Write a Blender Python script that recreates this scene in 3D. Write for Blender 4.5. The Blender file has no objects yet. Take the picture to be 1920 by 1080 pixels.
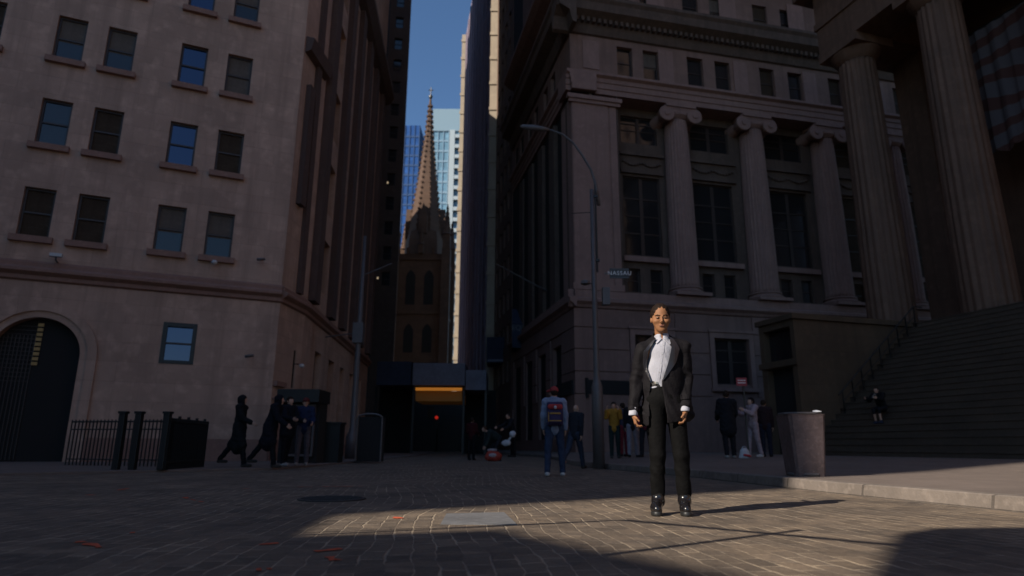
import bpy, math, random
import numpy as np
from mathutils import Vector, Matrix
random.seed(7); rng = np.random.RandomState(7)
R_ = math.radians
S = bpy.context.scene
COL = S.collection
# ------------------------------------------------------------------ camera, sky, sun, exposure
CAM_H, PITCH, ROLL = .565, R_(13.9), R_(.3)
cam = bpy.data.cameras.new("camera"); camo = bpy.data.objects.new("camera", cam); COL.objects.link(camo)
cam.lens = 22.5; cam.sensor_width = 36; cam.clip_end = 3000; cam.clip_start = .05
fw = Vector((0, math.cos(PITCH), math.sin(PITCH))); r0 = Vector((1, 0, 0)); u0 = Vector((0, -math.sin(PITCH), math.cos(PITCH)))
rr = r0*math.cos(ROLL)+u0*math.sin(ROLL); uu = u0*math.cos(ROLL)-r0*math.sin(ROLL)
camo.matrix_world = Matrix(((rr.x, uu.x, -fw.x, 0), (rr.y, uu.y, -fw.y, 0), (rr.z, uu.z, -fw.z, CAM_H), (0, 0, 0, 1)))
cam.dof.use_dof = True; cam.dof.focus_distance = 5.9; cam.dof.aperture_fstop = 1.3
S.camera = camo
SUN_AZ, SUN_EL = 54.0, 33.0      # the way the light travels over the ground, and its height
w = bpy.data.worlds.new("World"); S.world = w; w.use_nodes = True
nt = w.node_tree; bg = nt.nodes["Background"]
sky = nt.nodes.new("ShaderNodeTexSky"); sky.sky_type = 'NISHITA'; sky.sun_disc = False
sky.sun_elevation = R_(SUN_EL); sky.sun_rotation = R_(SUN_AZ+180); sky.air_density = 1.0; sky.dust_density = .4; sky.ozone_density = 3.0
tint = nt.nodes.new('ShaderNodeMix'); tint.data_type = 'RGBA'; tint.blend_type = 'MULTIPLY'; tint.inputs[0].default_value = 1; tint.inputs[7].default_value = (.86, 1.02, 1.14, 1)
nt.links.new(sky.outputs[0], tint.inputs[6]); nt.links.new(tint.outputs[2], bg.inputs[0]); bg.inputs[1].default_value = .088
sun = bpy.data.lights.new("sun", 'SUN'); suno = bpy.data.objects.new("sun", sun); COL.objects.link(suno)
sun.energy = 5.0; sun.angle = R_(.4); sun.color = (1, .90, .77)
ce = math.cos(R_(SUN_EL))
sd = Vector((math.sin(R_(SUN_AZ))*ce, math.cos(R_(SUN_AZ))*ce, -math.sin(R_(SUN_EL))))
suno.rotation_euler = sd.to_track_quat('-Z', 'Y').to_euler()
S.view_settings.view_transform = 'Standard'; S.view_settings.look = 'None'
S.view_settings.exposure = .38; S.view_settings.gamma = 1
S.cycles.max_bounces = 8; S.cycles.diffuse_bounces = 5; S.cycles.glossy_bounces = 3; S.cycles.caustics_reflective = False; S.cycles.caustics_refractive = False

# ------------------------------------------------------------------ helpers
def tag(o, label=None, cat=None, group=None, kind=None):
    if label: o["label"] = label
    if cat: o["category"] = cat
    if group: o["group"] = group
    if kind: o["kind"] = kind
    return o
def thing(name, loc, label, cat, group=None, rz=0):
    o = bpy.data.objects.new(name, None); o.empty_display_size = .1; COL.objects.link(o)
    o.location = loc; o.rotation_euler = (0, 0, rz); return tag(o, label, cat, group)
class MB:
    """collects shapes; add in a frame, build() links them as one mesh relative to its parent's location"""
    def __init__(s, M=None): s.v = []; s.f = []; s.M = M or Matrix()
    def add(s, vs, fs, M=None):
        n = len(s.v); M = s.M if M is None else M
        s.v += [M @ Vector(p) for p in vs]; s.f += [tuple(i+n for i in q) for q in fs]; return s
    def box(s, x0, x1, y0, y1, z0, z1, M=None):
        return s.add([(x, y, z) for z in (z0, z1) for y in (y0, y1) for x in (x0, x1)],
                     [(0, 2, 3, 1), (4, 5, 7, 6), (0, 1, 5, 4), (2, 6, 7, 3), (0, 4, 6, 2), (1, 3, 7, 5)], M)
    def prism(s, poly, z0, z1, M=None):
        n = len(poly)
        return s.add([(x, y, z0) for x, y in poly]+[(x, y, z1) for x, y in poly],
                     [tuple(range(n-1, -1, -1)), tuple(range(n, 2*n))]+[(i, (i+1) % n, n+(i+1) % n, n+i) for i in range(n)], M)
    def profile(s, pts, u0, u1, M=None):
        """moulding: profile of (y,z) run along x"""
        n = len(pts)
        return s.add([(u0, y, z) for y, z in pts]+[(u1, y, z) for y, z in pts],
                     [tuple(range(n)), tuple(range(2*n-1, n-1, -1))]+[(i, n+i, n+(i+1) % n, (i+1) % n) for i in range(n)], M)
    def lathe(s, prof, c=(0, 0, 0), n=24, flute=0, nf=20, M=None, sy=1):
        vs = []; fs = []
        for r, z in prof:
            for k in range(n):
                a = 2*math.pi*k/n; q = r*(1-flute*(.5+.5*math.cos(a*nf))) if flute else r
                vs.append((c[0]+q*math.cos(a), c[1]+q*math.sin(a)*sy, c[2]+z))
        for j in range(len(prof)-1):
            for k in range(n):
                fs.append((j*n+k, j*n+(k+1) % n, (j+1)*n+(k+1) % n, (j+1)*n+k))
        fs.append(tuple(range(n-1, -1, -1))); m = (len(prof)-1)*n; fs.append(tuple(range(m, m+n)))
        return s.add(vs, fs, M)
    def tube(s, pts, r, n=8, M=None):
        pts = [Vector(p) for p in pts]; rs = r if isinstance(r, (list, tuple)) else [r]*len(pts); vs = []; fs = []
        for i, p in enumerate(pts):
            d = (pts[min(i+1, len(pts)-1)]-pts[max(i-1, 0)]).normalized()
            a = d.cross(Vector((0, 0, 1)) if abs(d.z) < .9 else Vector((1, 0, 0))).normalized(); b = d.cross(a)
            vs += [p+a*rs[i]*math.cos(2*math.pi*k/n)+b*rs[i]*math.sin(2*math.pi*k/n) for k in range(n)]
        for i in range(len(pts)-1):
            fs += [(i*n+k, i*n+(k+1) % n, (i+1)*n+(k+1) % n, (i+1)*n+k) for k in range(n)]
        fs += [tuple(range(n-1, -1, -1)), tuple(range((len(pts)-1)*n, len(pts)*n))]
        return s.add(vs, fs, M)
    def wall(s, u0, u1, z0, z1, holes, y=0, dep=.25, M=None):
        """a wall face at y with openings (a,b,c,d) and their reveals going in by dep"""
        us = sorted({u0, u1, *[h[0] for h in holes], *[h[1] for h in holes]}); us = [u for u in us if u0 <= u <= u1]
        zs = sorted({z0, z1, *[h[2] for h in holes], *[h[3] for h in holes]}); zs = [z for z in zs if z0 <= z <= z1]
        vs = []; fs = []
        def quad(a, b, c, d): n = len(vs); vs.extend((a, b, c, d)); fs.append((n, n+1, n+2, n+3))
        for j in range(len(zs)-1):
            c, d = zs[j], zs[j+1]; zm = (c+d)/2; run = None
            for i in range(len(us)-1):
                a, b = us[i], us[i+1]; um = (a+b)/2
                hit = any(h[0] < um < h[1] and h[2] < zm < h[3] for h in holes)
                if hit:
                    if run is not None: quad((run, y, c), (a, y, c), (a, y, d), (run, y, d)); run = None
                elif run is None: run = a
            if run is not None: quad((run, y, c), (u1, y, c), (u1, y, d), (run, y, d))
        e = y+dep
        for a, b, c, d in holes:
            quad((a, y, c), (a, y, d), (a, e, d), (a, e, c)); quad((b, y, d), (b, y, c), (b, e, c), (b, e, d))
            quad((a, y, c), (a, e, c), (b, e, c), (b, y, c)); quad((a, e, d), (a, y, d), (b, y, d), (b, e, d))
        return s.add(vs, fs, M)
    def build(s, name, mat, parent=None, smooth=False):
        me = bpy.data.meshes.new(name)
        off = Vector(parent.location) if parent is not None else Vector()
        if parent is not None and parent.parent is not None: off = off+Vector(parent.parent.location)
        if parent is not None and parent.rotation_euler.z:      # parent turned: shapes were given in its own frame
            off = Vector()
        me.from_pydata([tuple(p-off) for p in s.v], [], s.f); me.update()
        if smooth:
            for p in me.polygons: p.use_smooth = True
        me.materials.append(mat); o = bpy.data.objects.new(name, me); COL.objects.link(o)
        if parent is not None: o.parent = parent
        return o
def frame(p0, az):
    """x runs along compass direction az (0=+Y, 90=+X), y runs into the wall, z up"""
    a = R_(az); return Matrix.Translation(Vector((p0[0], p0[1], 0))) @ Matrix.Rotation(math.pi/2-a, 4, 'Z')
def bevel(o, w=.02, seg=2):
    m = o.modifiers.new("bevel", 'BEVEL'); m.width = w; m.segments = seg; m.limit_method = 'ANGLE'; return o
def copy_tree(o, parent=None):
    c = o.copy(); COL.objects.link(c); c.parent = parent
    for ch in list(o.children): copy_tree(ch, c)
    return c

# ------------------------------------------------------------------ materials
def mat(name, col, rough=.7, var=.0, vscale=3, bump=0, bscale=30, metal=0, joints=None, spec=.5, coat=0, emit=None, streak=0, stretch=None):
    m = bpy.data.materials.new(name); m.use_nodes = True; t = m.node_tree; N = t.nodes; L = t.links
    p = N["Principled BSDF"]; p.inputs["Roughness"].default_value = rough; p.inputs["Metallic"].default_value = metal
    p.inputs["Specular IOR Level"].default_value = spec; p.inputs["Coat Weight"].default_value = coat
    p.inputs["Base Color"].default_value = (*col, 1)
    if emit: p.inputs["Emission Color"].default_value = (*emit[0], 1); p.inputs["Emission Strength"].default_value = emit[1]
    tc = N.new("ShaderNodeTexCoord"); src = None
    def rgb(c): n = N.new("ShaderNodeRGB"); n.outputs[0].default_value = (*c, 1); return n.outputs[0]
    cur = rgb(col)
    def mix(a, b, f, mode='MIX'):
        n = N.new("ShaderNodeMix"); n.data_type = 'RGBA'; n.blend_type = mode
        L.new(a, n.inputs[6]); L.new(b, n.inputs[7])
        if isinstance(f, float): n.inputs[0].default_value = f
        else: L.new(f, n.inputs[0])
        return n.outputs[2]
    def noise(scale, det=6, vec=None, rg=.6):
        n = N.new("ShaderNodeTexNoise"); n.inputs["Scale"].default_value = scale; n.inputs["Detail"].default_value = det; n.inputs["Roughness"].default_value = rg
        L.new(vec if vec is not None else tc.outputs["Object"], n.inputs["Vector"]); return n.outputs["Fac"]
    def ramp(f, a, b, ca=(0, 0, 0), cb=(1, 1, 1)):
        n = N.new("ShaderNodeValToRGB"); n.color_ramp.elements[0].position = a; n.color_ramp.elements[1].position = b
        n.color_ramp.elements[0].color = (*ca, 1); n.color_ramp.elements[1].color = (*cb, 1); L.new(f, n.inputs[0]); return n.outputs[0]
    hgt = None
    if var:
        cur = mix(cur, rgb([c*(1-var) for c in col]), ramp(noise(vscale), .35, .68))
        cur = mix(cur, rgb([min(1, c*(1+var*.8)) for c in col]), ramp(noise(vscale*5.3, 4), .5, .8))
    if streak:
        mp = N.new("ShaderNodeMapping"); mp.inputs["Scale"].default_value = (1.6, 1.6, .07); L.new(tc.outputs["Object"], mp.inputs[0])
        cur = mix(cur, rgb([c*(1-streak) for c in col]), ramp(noise(1.5, 5, mp.outputs[0]), .48, .72))
    if joints:
        bw, bh, mo, dark = joints
        sp = N.new("ShaderNodeSeparateXYZ"); L.new(tc.outputs["Object"], sp.inputs[0])
        ad = N.new("ShaderNodeMath"); L.new(sp.outputs[0], ad.inputs[0]); L.new(sp.outputs[1], ad.inputs[1])
        cb = N.new("ShaderNodeCombineXYZ"); L.new(ad.outputs[0], cb.inputs[0]); L.new(sp.outputs[2], cb.inputs[1])
        br = N.new("ShaderNodeTexBrick"); br.inputs["Scale"].default_value = 1; br.inputs["Brick Width"].default_value = bw
        br.inputs["Row Height"].default_value = bh; br.inputs["Mortar Size"].default_value = mo; br.inputs["Mortar Smooth"].default_value = .3
        br.inputs["Color1"].default_value = (1, 1, 1, 1); br.inputs["Color2"].default_value = (.88, .88, .88, 1); br.inputs["Mortar"].default_value = (dark, dark, dark, 1)
        L.new(cb.outputs[0], br.inputs[0]); cur = mix(cur, br.outputs[0], 1.0, 'MULTIPLY'); hgt = br.outputs["Fac"]
    L.new(cur, p.inputs["Base Color"])
    if bump:
        b = N.new("ShaderNodeBump"); b.inputs["Strength"].default_value = bump; b.inputs["Distance"].default_value = .02
        L.new(noise(bscale, 5), b.inputs["Height"]); nrm = b.outputs[0]
        if hgt is not None:
            b2 = N.new("ShaderNodeBump"); b2.inputs["Strength"].default_value = .5; b2.inputs["Distance"].default_value = .02; b2.invert = True
            L.new(hgt, b2.inputs["Height"]); L.new(nrm, b2.inputs["Normal"]); nrm = b2.outputs[0]
        L.new(nrm, p.inputs["Normal"])
    return m
M = dict(
 stoneL=mat("pink_limestone", (.52, .345, .258), .85, .26, .45, .45, 9, joints=(1.5, .62, .010, .80), streak=.32),
 trimL=mat("brown_stone_trim", (.29, .165, .125), .85, .2, 1.5, .25, 25, streak=.15),
 stoneR=mat("grey_pink_granite", (.235, .142, .112), .85, .2, .4, .25, 20, joints=(2.2, .9, .012, .82), streak=.28),
 smoothR=mat("granite_column", (.275, .168, .140), .8, .2, .6, .2, 20, streak=.25),
 rust=mat("rusticated_granite", (.225, .138, .115), .85, .2, .5, .3, 20, streak=.25),
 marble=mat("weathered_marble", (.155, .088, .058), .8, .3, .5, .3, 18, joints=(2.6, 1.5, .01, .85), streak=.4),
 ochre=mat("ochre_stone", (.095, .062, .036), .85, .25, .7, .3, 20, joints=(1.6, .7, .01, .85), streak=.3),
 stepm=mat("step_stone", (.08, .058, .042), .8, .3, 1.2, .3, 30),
 brownstone=mat("brownstone", (.11, .064, .042), .9, .3, .12, .4, 3, joints=(2.5, .8, .02, .8)),
 darkbrick=mat("dark_brown_brick", (.17, .105, .08), .9, .2, .4, .2, 12, joints=(.8, .3, .02, .85)),
 purple=mat("purple_grey_brick", (.25, .20, .25), .9, .2, .2, .2, 12),
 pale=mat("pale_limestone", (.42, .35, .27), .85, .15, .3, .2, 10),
 glass=mat("window_glass", (.022, .021, .022), .06, spec=.6, bump=.05, bscale=1.2),
 blind=mat("window_blind", (.115, .09, .07), .8, .3, 1.5),
 bluecurtain=mat("blue_curtain_glass", (.035, .10, .30), .10, .5, .08, spec=.6),
 palecurtain=mat("pale_curtain_glass", (.18, .32, .42), .15, .4, .1, spec=.6),
 frame=mat("bronze_frame", (.045, .028, .022), .5, .2, 4),
 iron=mat("black_iron", (.012, .013, .013), .45, .3, 8, .1),
 greymetal=mat("grey_painted_metal", (.10, .09, .09), .45, .2, 6, .1),
 palemetal=mat("pale_metal", (.5, .5, .5), .35, .15, 6),
 navy=mat("navy_canvas", (.02, .03, .055), .85, .3, 2, .2),
 shed=mat("grey_shed_panel", (.16, .16, .20), .7, .3, 1),
 darkblind=mat("drawn_dark_shade", (.06, .042, .028), .8, .35, 1.5, spec=.15),
 mirror=mat("reflective_window_glass", (.075, .085, .12), .09, metal=1, bump=.06, bscale=1.1),
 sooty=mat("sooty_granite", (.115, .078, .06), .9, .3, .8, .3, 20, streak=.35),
 sidetrim=mat("sooty_brown_stone", (.105, .066, .055), .9, .25, .8, .25, 25, streak=.25),  # darker brown than the front trim
 interior=mat("dark_interior", (.012, .012, .012), .9),
 gold=mat("brass_grille", (.30, .17, .07), .4, .3, 9, metal=.7),
 white=mat("white_lettering", (.75, .75, .75), .6), black=mat("black_enamel", (.02, .02, .02), .4),
 redsign=mat("red_sign_enamel", (.26, .022, .035), .5),
 slab=mat("sidewalk_concrete", (.16, .125, .105), .9, .25, .8, .3, 50),
 kerb=mat("kerb_granite", (.20, .165, .14), .85, .35, 1.5, .4, 22, joints=(1.3, .9, .014, .5)),
 plate=mat("steel_road_plate", (.17, .17, .175), .55, .35, 2.5, .25, 60),
 manhole=mat("cast_iron", (.03, .03, .032), .6, .3, 6, .3, 80),
 paint=mat("orange_spray_paint", (.55, .10, .04), .9, .4, 9),
 orange=mat("orange_light_strip", (.9, .35, .05), .5, emit=((1, .33, .03), .2)),
 soffit=mat("ochre_soffit", (.35, .18, .04), .7, emit=((1, .4, .05), .006)),  # slight emission paints an orange glow onto the panel
 redlamp=mat("red_lamp", (.8, .05, .03), .5, emit=((1, .04, .02), .25)),
 warmlamp=mat("warm_lamp", (.8, .7, .5), .5, emit=((1, .75, .45), .3)),  # glow for the window glints on the brown tower
 binliner=mat("dull_pink_liner", (.13, .092, .09), .55, .45, 3, .6, 12),
)
# cobbled setts: short stones in wavering courses with pale worn joints
def cobble():
    m = bpy.data.materials.new("stone_setts"); m.use_nodes = True; t = m.node_tree; N = t.nodes; L = t.links; p = N["Principled BSDF"]
    tc = N.new("ShaderNodeTexCoord"); mp = N.new("ShaderNodeMapping"); mp.inputs["Rotation"].default_value = (0, 0, R_(84)); L.new(tc.outputs["Object"], mp.inputs[0])
    nz = N.new("ShaderNodeTexNoise"); nz.inputs["Scale"].default_value = .28; nz.inputs["Detail"].default_value = 3; L.new(mp.outputs[0], nz.inputs["Vector"])
    sb = N.new("ShaderNodeVectorMath"); sb.operation = 'SUBTRACT'; sb.inputs[1].default_value = (.5, .5, .5); L.new(nz.outputs["Color"], sb.inputs[0])
    sc = N.new("ShaderNodeVectorMath"); sc.operation = 'SCALE'; sc.inputs["Scale"].default_value = .7; L.new(sb.outputs[0], sc.inputs[0])
    n2 = N.new("ShaderNodeTexNoise"); n2.inputs["Scale"].default_value = 7; L.new(mp.outputs[0], n2.inputs["Vector"])
    s2 = N.new("ShaderNodeVectorMath"); s2.operation = 'SUBTRACT'; s2.inputs[1].default_value = (.5, .5, .5); L.new(n2.outputs["Color"], s2.inputs[0])
    s3 = N.new("ShaderNodeVectorMath"); s3.operation = 'SCALE'; s3.inputs["Scale"].default_value = .035; L.new(s2.outputs[0], s3.inputs[0])
    ad = N.new("ShaderNodeVectorMath"); L.new(mp.outputs[0], ad.inputs[0]); L.new(sc.outputs[0], ad.inputs[1])
    a2 = N.new("ShaderNodeVectorMath"); L.new(ad.outputs[0], a2.inputs[0]); L.new(s3.outputs[0], a2.inputs[1])
    br = N.new("ShaderNodeTexBrick"); br.inputs["Scale"].default_value = 1; br.inputs["Brick Width"].default_value = .24; br.inputs["Row Height"].default_value = .125
    br.inputs["Mortar Size"].default_value = .0075; br.inputs["Mortar Smooth"].default_value = .6; br.inputs["Bias"].default_value = .0
    br.inputs["Color1"].default_value = (.215, .175, .135, 1); br.inputs["Color2"].default_value = (.135, .11, .086, 1); br.inputs["Mortar"].default_value = (.41, .35, .27, 1)
    L.new(a2.outputs[0], br.inputs[0])
    n3 = N.new("ShaderNodeTexNoise"); n3.inputs["Scale"].default_value = .9; n3.inputs["Detail"].default_value = 7; L.new(tc.outputs["Object"], n3.inputs["Vector"])
    rp = N.new("ShaderNodeValToRGB"); rp.color_ramp.elements[0].position = .3; rp.color_ramp.elements[0].color = (.62, .6, .6, 1); rp.color_ramp.elements[1].position = .7; rp.color_ramp.elements[1].color = (1.15, 1.08, 1, 1); L.new(n3.outputs["Fac"], rp.inputs[0])
    n5 = N.new("ShaderNodeTexNoise"); n5.inputs["Scale"].default_value = 2.2; n5.inputs["Detail"].default_value = 6; L.new(tc.outputs["Object"], n5.inputs["Vector"])
    r5 = N.new("ShaderNodeMapRange"); r5.inputs[1].default_value = .38; r5.inputs[2].default_value = .62; r5.inputs[3].default_value = .0; r5.inputs[4].default_value = .0125; L.new(n5.outputs["Fac"], r5.inputs[0]); L.new(r5.outputs[0], br.inputs["Mortar Size"])
    n6 = N.new("ShaderNodeTexVoronoi"); n6.inputs["Scale"].default_value = 6.5; L.new(a2.outputs[0], n6.inputs["Vector"])
    r6 = N.new("ShaderNodeValToRGB"); r6.color_ramp.elements[0].color = (.72, .72, .74, 1); r6.color_ramp.elements[1].color = (1.2, 1.16, 1.1, 1); L.new(n6.outputs["Color"], r6.inputs[0])
    m6 = N.new("ShaderNodeMix"); m6.data_type = 'RGBA'; m6.blend_type = 'MULTIPLY'; m6.inputs[0].default_value = 1; L.new(br.outputs[0], m6.inputs[6]); L.new(r6.outputs[0], m6.inputs[7])
    mx = N.new("ShaderNodeMix"); mx.data_type = 'RGBA'; mx.blend_type = 'MULTIPLY'; mx.inputs[0].default_value = 1; L.new(m6.outputs[2], mx.inputs[6]); L.new(rp.outputs[0], mx.inputs[7])
    n4 = N.new("ShaderNodeTexNoise"); n4.inputs["Scale"].default_value = 45; n4.inputs["Detail"].default_value = 4; L.new(tc.outputs["Object"], n4.inputs["Vector"])
    r4 = N.new("ShaderNodeValToRGB"); r4.color_ramp.elements[0].position = .3; r4.color_ramp.elements[0].color = (.7, .7, .7, 1); r4.color_ramp.elements[1].position = .7; L.new(n4.outputs["Fac"], r4.inputs[0])
    m2 = N.new("ShaderNodeMix"); m2.data_type = 'RGBA'; m2.blend_type = 'MULTIPLY'; m2.inputs[0].default_value = 1; L.new(mx.outputs[2], m2.inputs[6]); L.new(r4.outputs[0], m2.inputs[7])
    L.new(m2.outputs[2], p.inputs["Base Color"]); p.inputs["Roughness"].default_value = .75
    b1 = N.new("ShaderNodeBump"); b1.invert = True; b1.inputs["Strength"].default_value = .7; b1.inputs["Distance"].default_value = .012; L.new(br.outputs["Fac"], b1.inputs["Height"])
    b2 = N.new("ShaderNodeBump"); b2.inputs["Strength"].default_value = .5; b2.inputs["Distance"].default_value = .01; L.new(n4.outputs["Fac"], b2.inputs["Height"]); L.new(b1.outputs[0], b2.inputs["Normal"])
    b3 = N.new("ShaderNodeBump"); b3.inputs["Strength"].default_value = .6; b3.inputs["Distance"].default_value = .03; L.new(n2.outputs["Fac"], b3.inputs["Height"]); L.new(b2.outputs[0], b3.inputs["Normal"])
    L.new(b3.outputs[0], p.inputs["Normal"]); return m
M['cobble'] = cobble()

# ------------------------------------------------------------------ ground
g = MB(); n = 60
g.add([(-500, -300, 0), (500, -300, 0), (500, 900, 0), (-500, 900, 0)], [(0, 1, 2, 3)])
tag(g.build("road", M['cobble']), kind="structure")
CURB = [(6.3, -6), (5.3, 2), (4.67, 6.14), (4.13, 8.62), (3.54, 12.93), (2.75, 16.2), (2.2, 18.6), (1.9, 21), (2.0, 27), (1.6, 36), (-.4, 46), (-2.4, 56), (-12, 100)]
def sm_(t): t = min(1, max(0, t)); return t*t*(3-2*t)
def swz(s, y): return .14+.15*sm_((y-11)/6)*sm_(s/2.5)
def curbx(y):
    for (x0, y0), (x1, y1) in zip(CURB, CURB[1:]):
        if y <= y1: return x0+(x1-x0)*(y-y0)/(y1-y0)
    return CURB[-1][0]
def sidez(x, y): s = x-curbx(y); return swz(s, y) if s > 0 else 0
g = MB(); vs = []; ss = [.16]+[.5*i for i in range(1, 60)]+[60]
fine = []
for (x0, y0), (x1, y1) in zip(CURB, CURB[1:]):
    for k in range(max(2, int(abs(y1-y0)/.4))): fine.append((x0+(x1-x0)*k/max(2, int(abs(y1-y0)/.4)), y0+(y1-y0)*k/max(2, int(abs(y1-y0)/.4))))
fine.append(CURB[-1])
for x, y in fine: vs += [(x+s, y, swz(s, y)) for s in ss]
k = len(ss); g.add(vs, [(i*k+j, i*k+j+1, (i+1)*k+j+1, (i+1)*k+j) for i in range(len(fine)-1) for j in range(k-1)])
tag(g.build("sidewalk", M['slab'], smooth=True), kind="structure")
g = MB(); vs = []
for x, y in fine: vs += [(x, y, -.02), (x+.015, y, .13), (x+.03, y, .143), (x+.165, y, .147)]
g.add(vs, [(i*4+j, i*4+j+1, (i+1)*4+j+1, (i+1)*4+j) for i in range(len(fine)-1) for j in range(3)])
tag(g.build("kerb", M['kerb']), kind="structure")
g = MB(); g.prism([(-40, 3), (-12, 9.4), (-5.6, 15.6), (-5.2, 24), (-5.6, 41), (-9, 80), (-40, 80)], -.02, .05)
tag(bevel(g.build("sidewalk", M['slab']), .02), kind="structure")
# sheet joints of the near sidewalk are cut as thin dark lines between slabs
# ------------------------------------------------------------------ windows
_wp = {}
def window_proto(w_, h, style):
    key = (round(w_, 2), round(h, 2), style)
    if key in _wp: return _wp[key]
    mm = {'glass': M['glass'], 'blind': M['blind'], 'half': M['glass'], 'dark': M['darkblind'], 'mirror': M['mirror']}[style]
    a = MB(); a.add([(0, 0, 0), (w_, 0, 0), (w_, 0, h), (0, 0, h)], [(0, 1, 2, 3)]); pane = a.build("window", mm)
    b = MB(); t = min(.07, w_*.08)
    for x0, x1, z0, z1 in ((0, t, 0, h), (w_-t, w_, 0, h), (t, w_-t, 0, t), (t, w_-t, h-t, h), (t, w_-t, h*.5-t*.4, h*.5+t*.4)): b.box(x0, x1, -.05, .0-.003, z0, z1)
    if w_ > 1.8:
        for q in (w_/2,): b.box(q-.12, q+.12, -.07, -.052, t, h-t)
        for z in ((h*.75,) if h < 3 else (h*.28, h*.72)): b.box(t, w_-t, -.045, -.006, z-.04, z+.04)
    fr = b.build("window_frame", M['frame']); fr.parent = pane
    if style == 'half':
        c = MB(); c.add([(t, -.004, h*.45), (w_-t, -.004, h*.45), (w_-t, -.004, h-t), (t, -.004, h-t)], [(0, 1, 2, 3)]); bl = c.build("blind", M['blind']); bl.parent = pane
    _wp[key] = pane; pane["_proto"] = 1; return pane
def put_window(Mf, parent, u0, u1, z0, z1, y=.18, style='glass', sill=None):
    p = window_proto(u1-u0, z1-z0, style)
    o = p.copy(); COL.objects.link(o)
    for c in p.children: d = c.copy(); COL.objects.link(d); d.parent = o
    del o["_proto"]
    loc = Mf @ Vector((u0, y, z0))
    o.parent = parent; o.location = loc-Vector(parent.location); o.rotation_euler = (0, 0, Mf.to_euler().z)
    if sill:
        s = MB(); s.box(-.14, u1-u0+.14, -y-.16, -y+.02, -.2, -.003); q = s.build("sill", sill); q.parent = o
    return o

# ------------------------------------------------------------------ the stone building on the left
LP = (-10.35, 21.17); FL = frame(LP, 66)
LB = thing("stone_building", (-12.5, 24, 0), "pink limestone office building with arched doorway and paired sash windows on the left", "building")
wins = []; UL = [(-9.3, -8.45), (-7.85, -6.99), (-5.56, -4.71), (-4.1, -3.23), (-1.82, -.95), (-.28, .58)]
ZL = [6.87+3.12*i for i in range(9)]
styl = {(2, 0): 'dark', (3, 0): 'dark', (2, 1): 'glass', (3, 1): 'dark', (2, 2): 'half', (3, 2): 'half', (4, 0): 'half', (4, 1): 'mirror', (4, 2): 'mirror', (4, 3): 'mirror', (5, 0): 'half', (5, 1): 'dark', (5, 2): 'blind', (5, 3): 'half', (0, 2): 'dark', (1, 2): 'dark'}
holes = [(a, b, z, z+1.62) for a, b in UL for z in ZL]
AC, AR, AZ = -4.48, 1.14, 3.2     # archway
holes += [(AC-AR, AC+AR, 0, AZ+AR), (-1.18, -.17, 3.12, 4.48)]
a = MB(FL); a.wall(-24, 2.35, 0, 75, holes, 0, .3)
# spandrels that turn the square doorway head into a round arch
for s in (-1, 1):
    pts = [(AC+s*AR, AZ), (AC+s*AR, AZ+AR), (AC, AZ+AR)]+[(AC+s*AR*math.sin(t*math.pi/24), AZ+AR*math.cos(t*math.pi/24)) for t in range(1, 12)]
    m = len(pts); a.add([(x, .002, z) for x, z in pts]+[(x, .3, z) for x, z in pts], [tuple(range(m))]+[(i, (i+1) % m, m+(i+1) % m, m+i) for i in range(m)])
P0 = FL @ Vector((2.35, 0, 0)); P1 = Vector((-8.02, 24.3, 0)); P2 = Vector((-9.25, 41.2, 0))
def seg(p, q):
    d = q-p; return frame((p.x, p.y), math.degrees(math.atan2(d.x, d.y))), d.length
C1, c1 = seg(P0, P1); C2, c2 = seg(P1, P2)
a.wall(0, c1, 0, 75, [(1.5, 1.75, 2.6, 4.0)], 0, .3, C1)
sideh = [(u, u+1.3, z, z+2.3) for u in (2.2, 5.0, 7.8, 10.6, 13.4) for z in (7.0, 10.6, 14.2, 17.8, 21.4)]+[(u, u+1.2, .6, 4.4) for u in (2.2, 5.0, 7.8, 10.6, 13.4)]
a.wall(0, c2, 0, 75, sideh, 0, .4, C2)
back = [P2, Vector((-20, 42.8, 0)), Vector((-34, 12, 0)), FL @ Vector((-24, 0, 0))]
n = len(back); a.add([(p.x, p.y, 0) for p in back]+[(p.x, p.y, 75) for p in back], [(i, i+1, n+i+1, n+i) for i in range(n-1)], Matrix())
top = [FL @ Vector((-24, 0, 0)), P0, P1, P2, back[1], back[2]]
a.add([(p.x, p.y, 74.99) for p in top], [tuple(range(6))], Matrix())
a.build("wall", M['stoneL'], LB)
for i, (u, v) in enumerate(UL):
    for j, z in enumerate(ZL[:5]):
        if z > 17: continue
        put_window(FL, LB, u, v, z, z+1.62, .17, styl.get((i, j), 'glass'), M['trimL'])
put_window(FL, LB, -1.18, -.17, 3.12, 4.48, .1, 'mirror')
b = MB(FL)
for q in ((-1.18, -1.05, 3.12, 4.48), (-.30, -.17, 3.12, 4.48), (-1.05, -.30, 3.12, 3.24), (-1.05, -.30, 4.34, 4.48)): b.box(q[0]+.003, q[1]-.003, -.02, .04, q[2]+.003, q[3]-.003)
b.build("poster_case", M['iron'], LB)
put_window(C1, LB, 1.5, 1.75, 2.6, 4.0, .1, 'glass')
for h in sideh[:]:
    put_window(C2, LB, h[0], h[1], h[2], h[3], .3, 'glass')
b = MB(FL)
prof = [(-.003, 5.45), (-.10, 5.5), (-.10, 5.62), (-.26, 5.72), (-.26, 5.8), (-.12, 5.9), (-.12, 6.02), (-.003, 6.1)]
b.profile(prof, -24, 2.37); b.profile(prof, -.02, c1, C1); b.profile(prof, .02, c2, C2)
b.build("string_course", M['trimL'], LB)
b = MB(FL)   # arch surround
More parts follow.
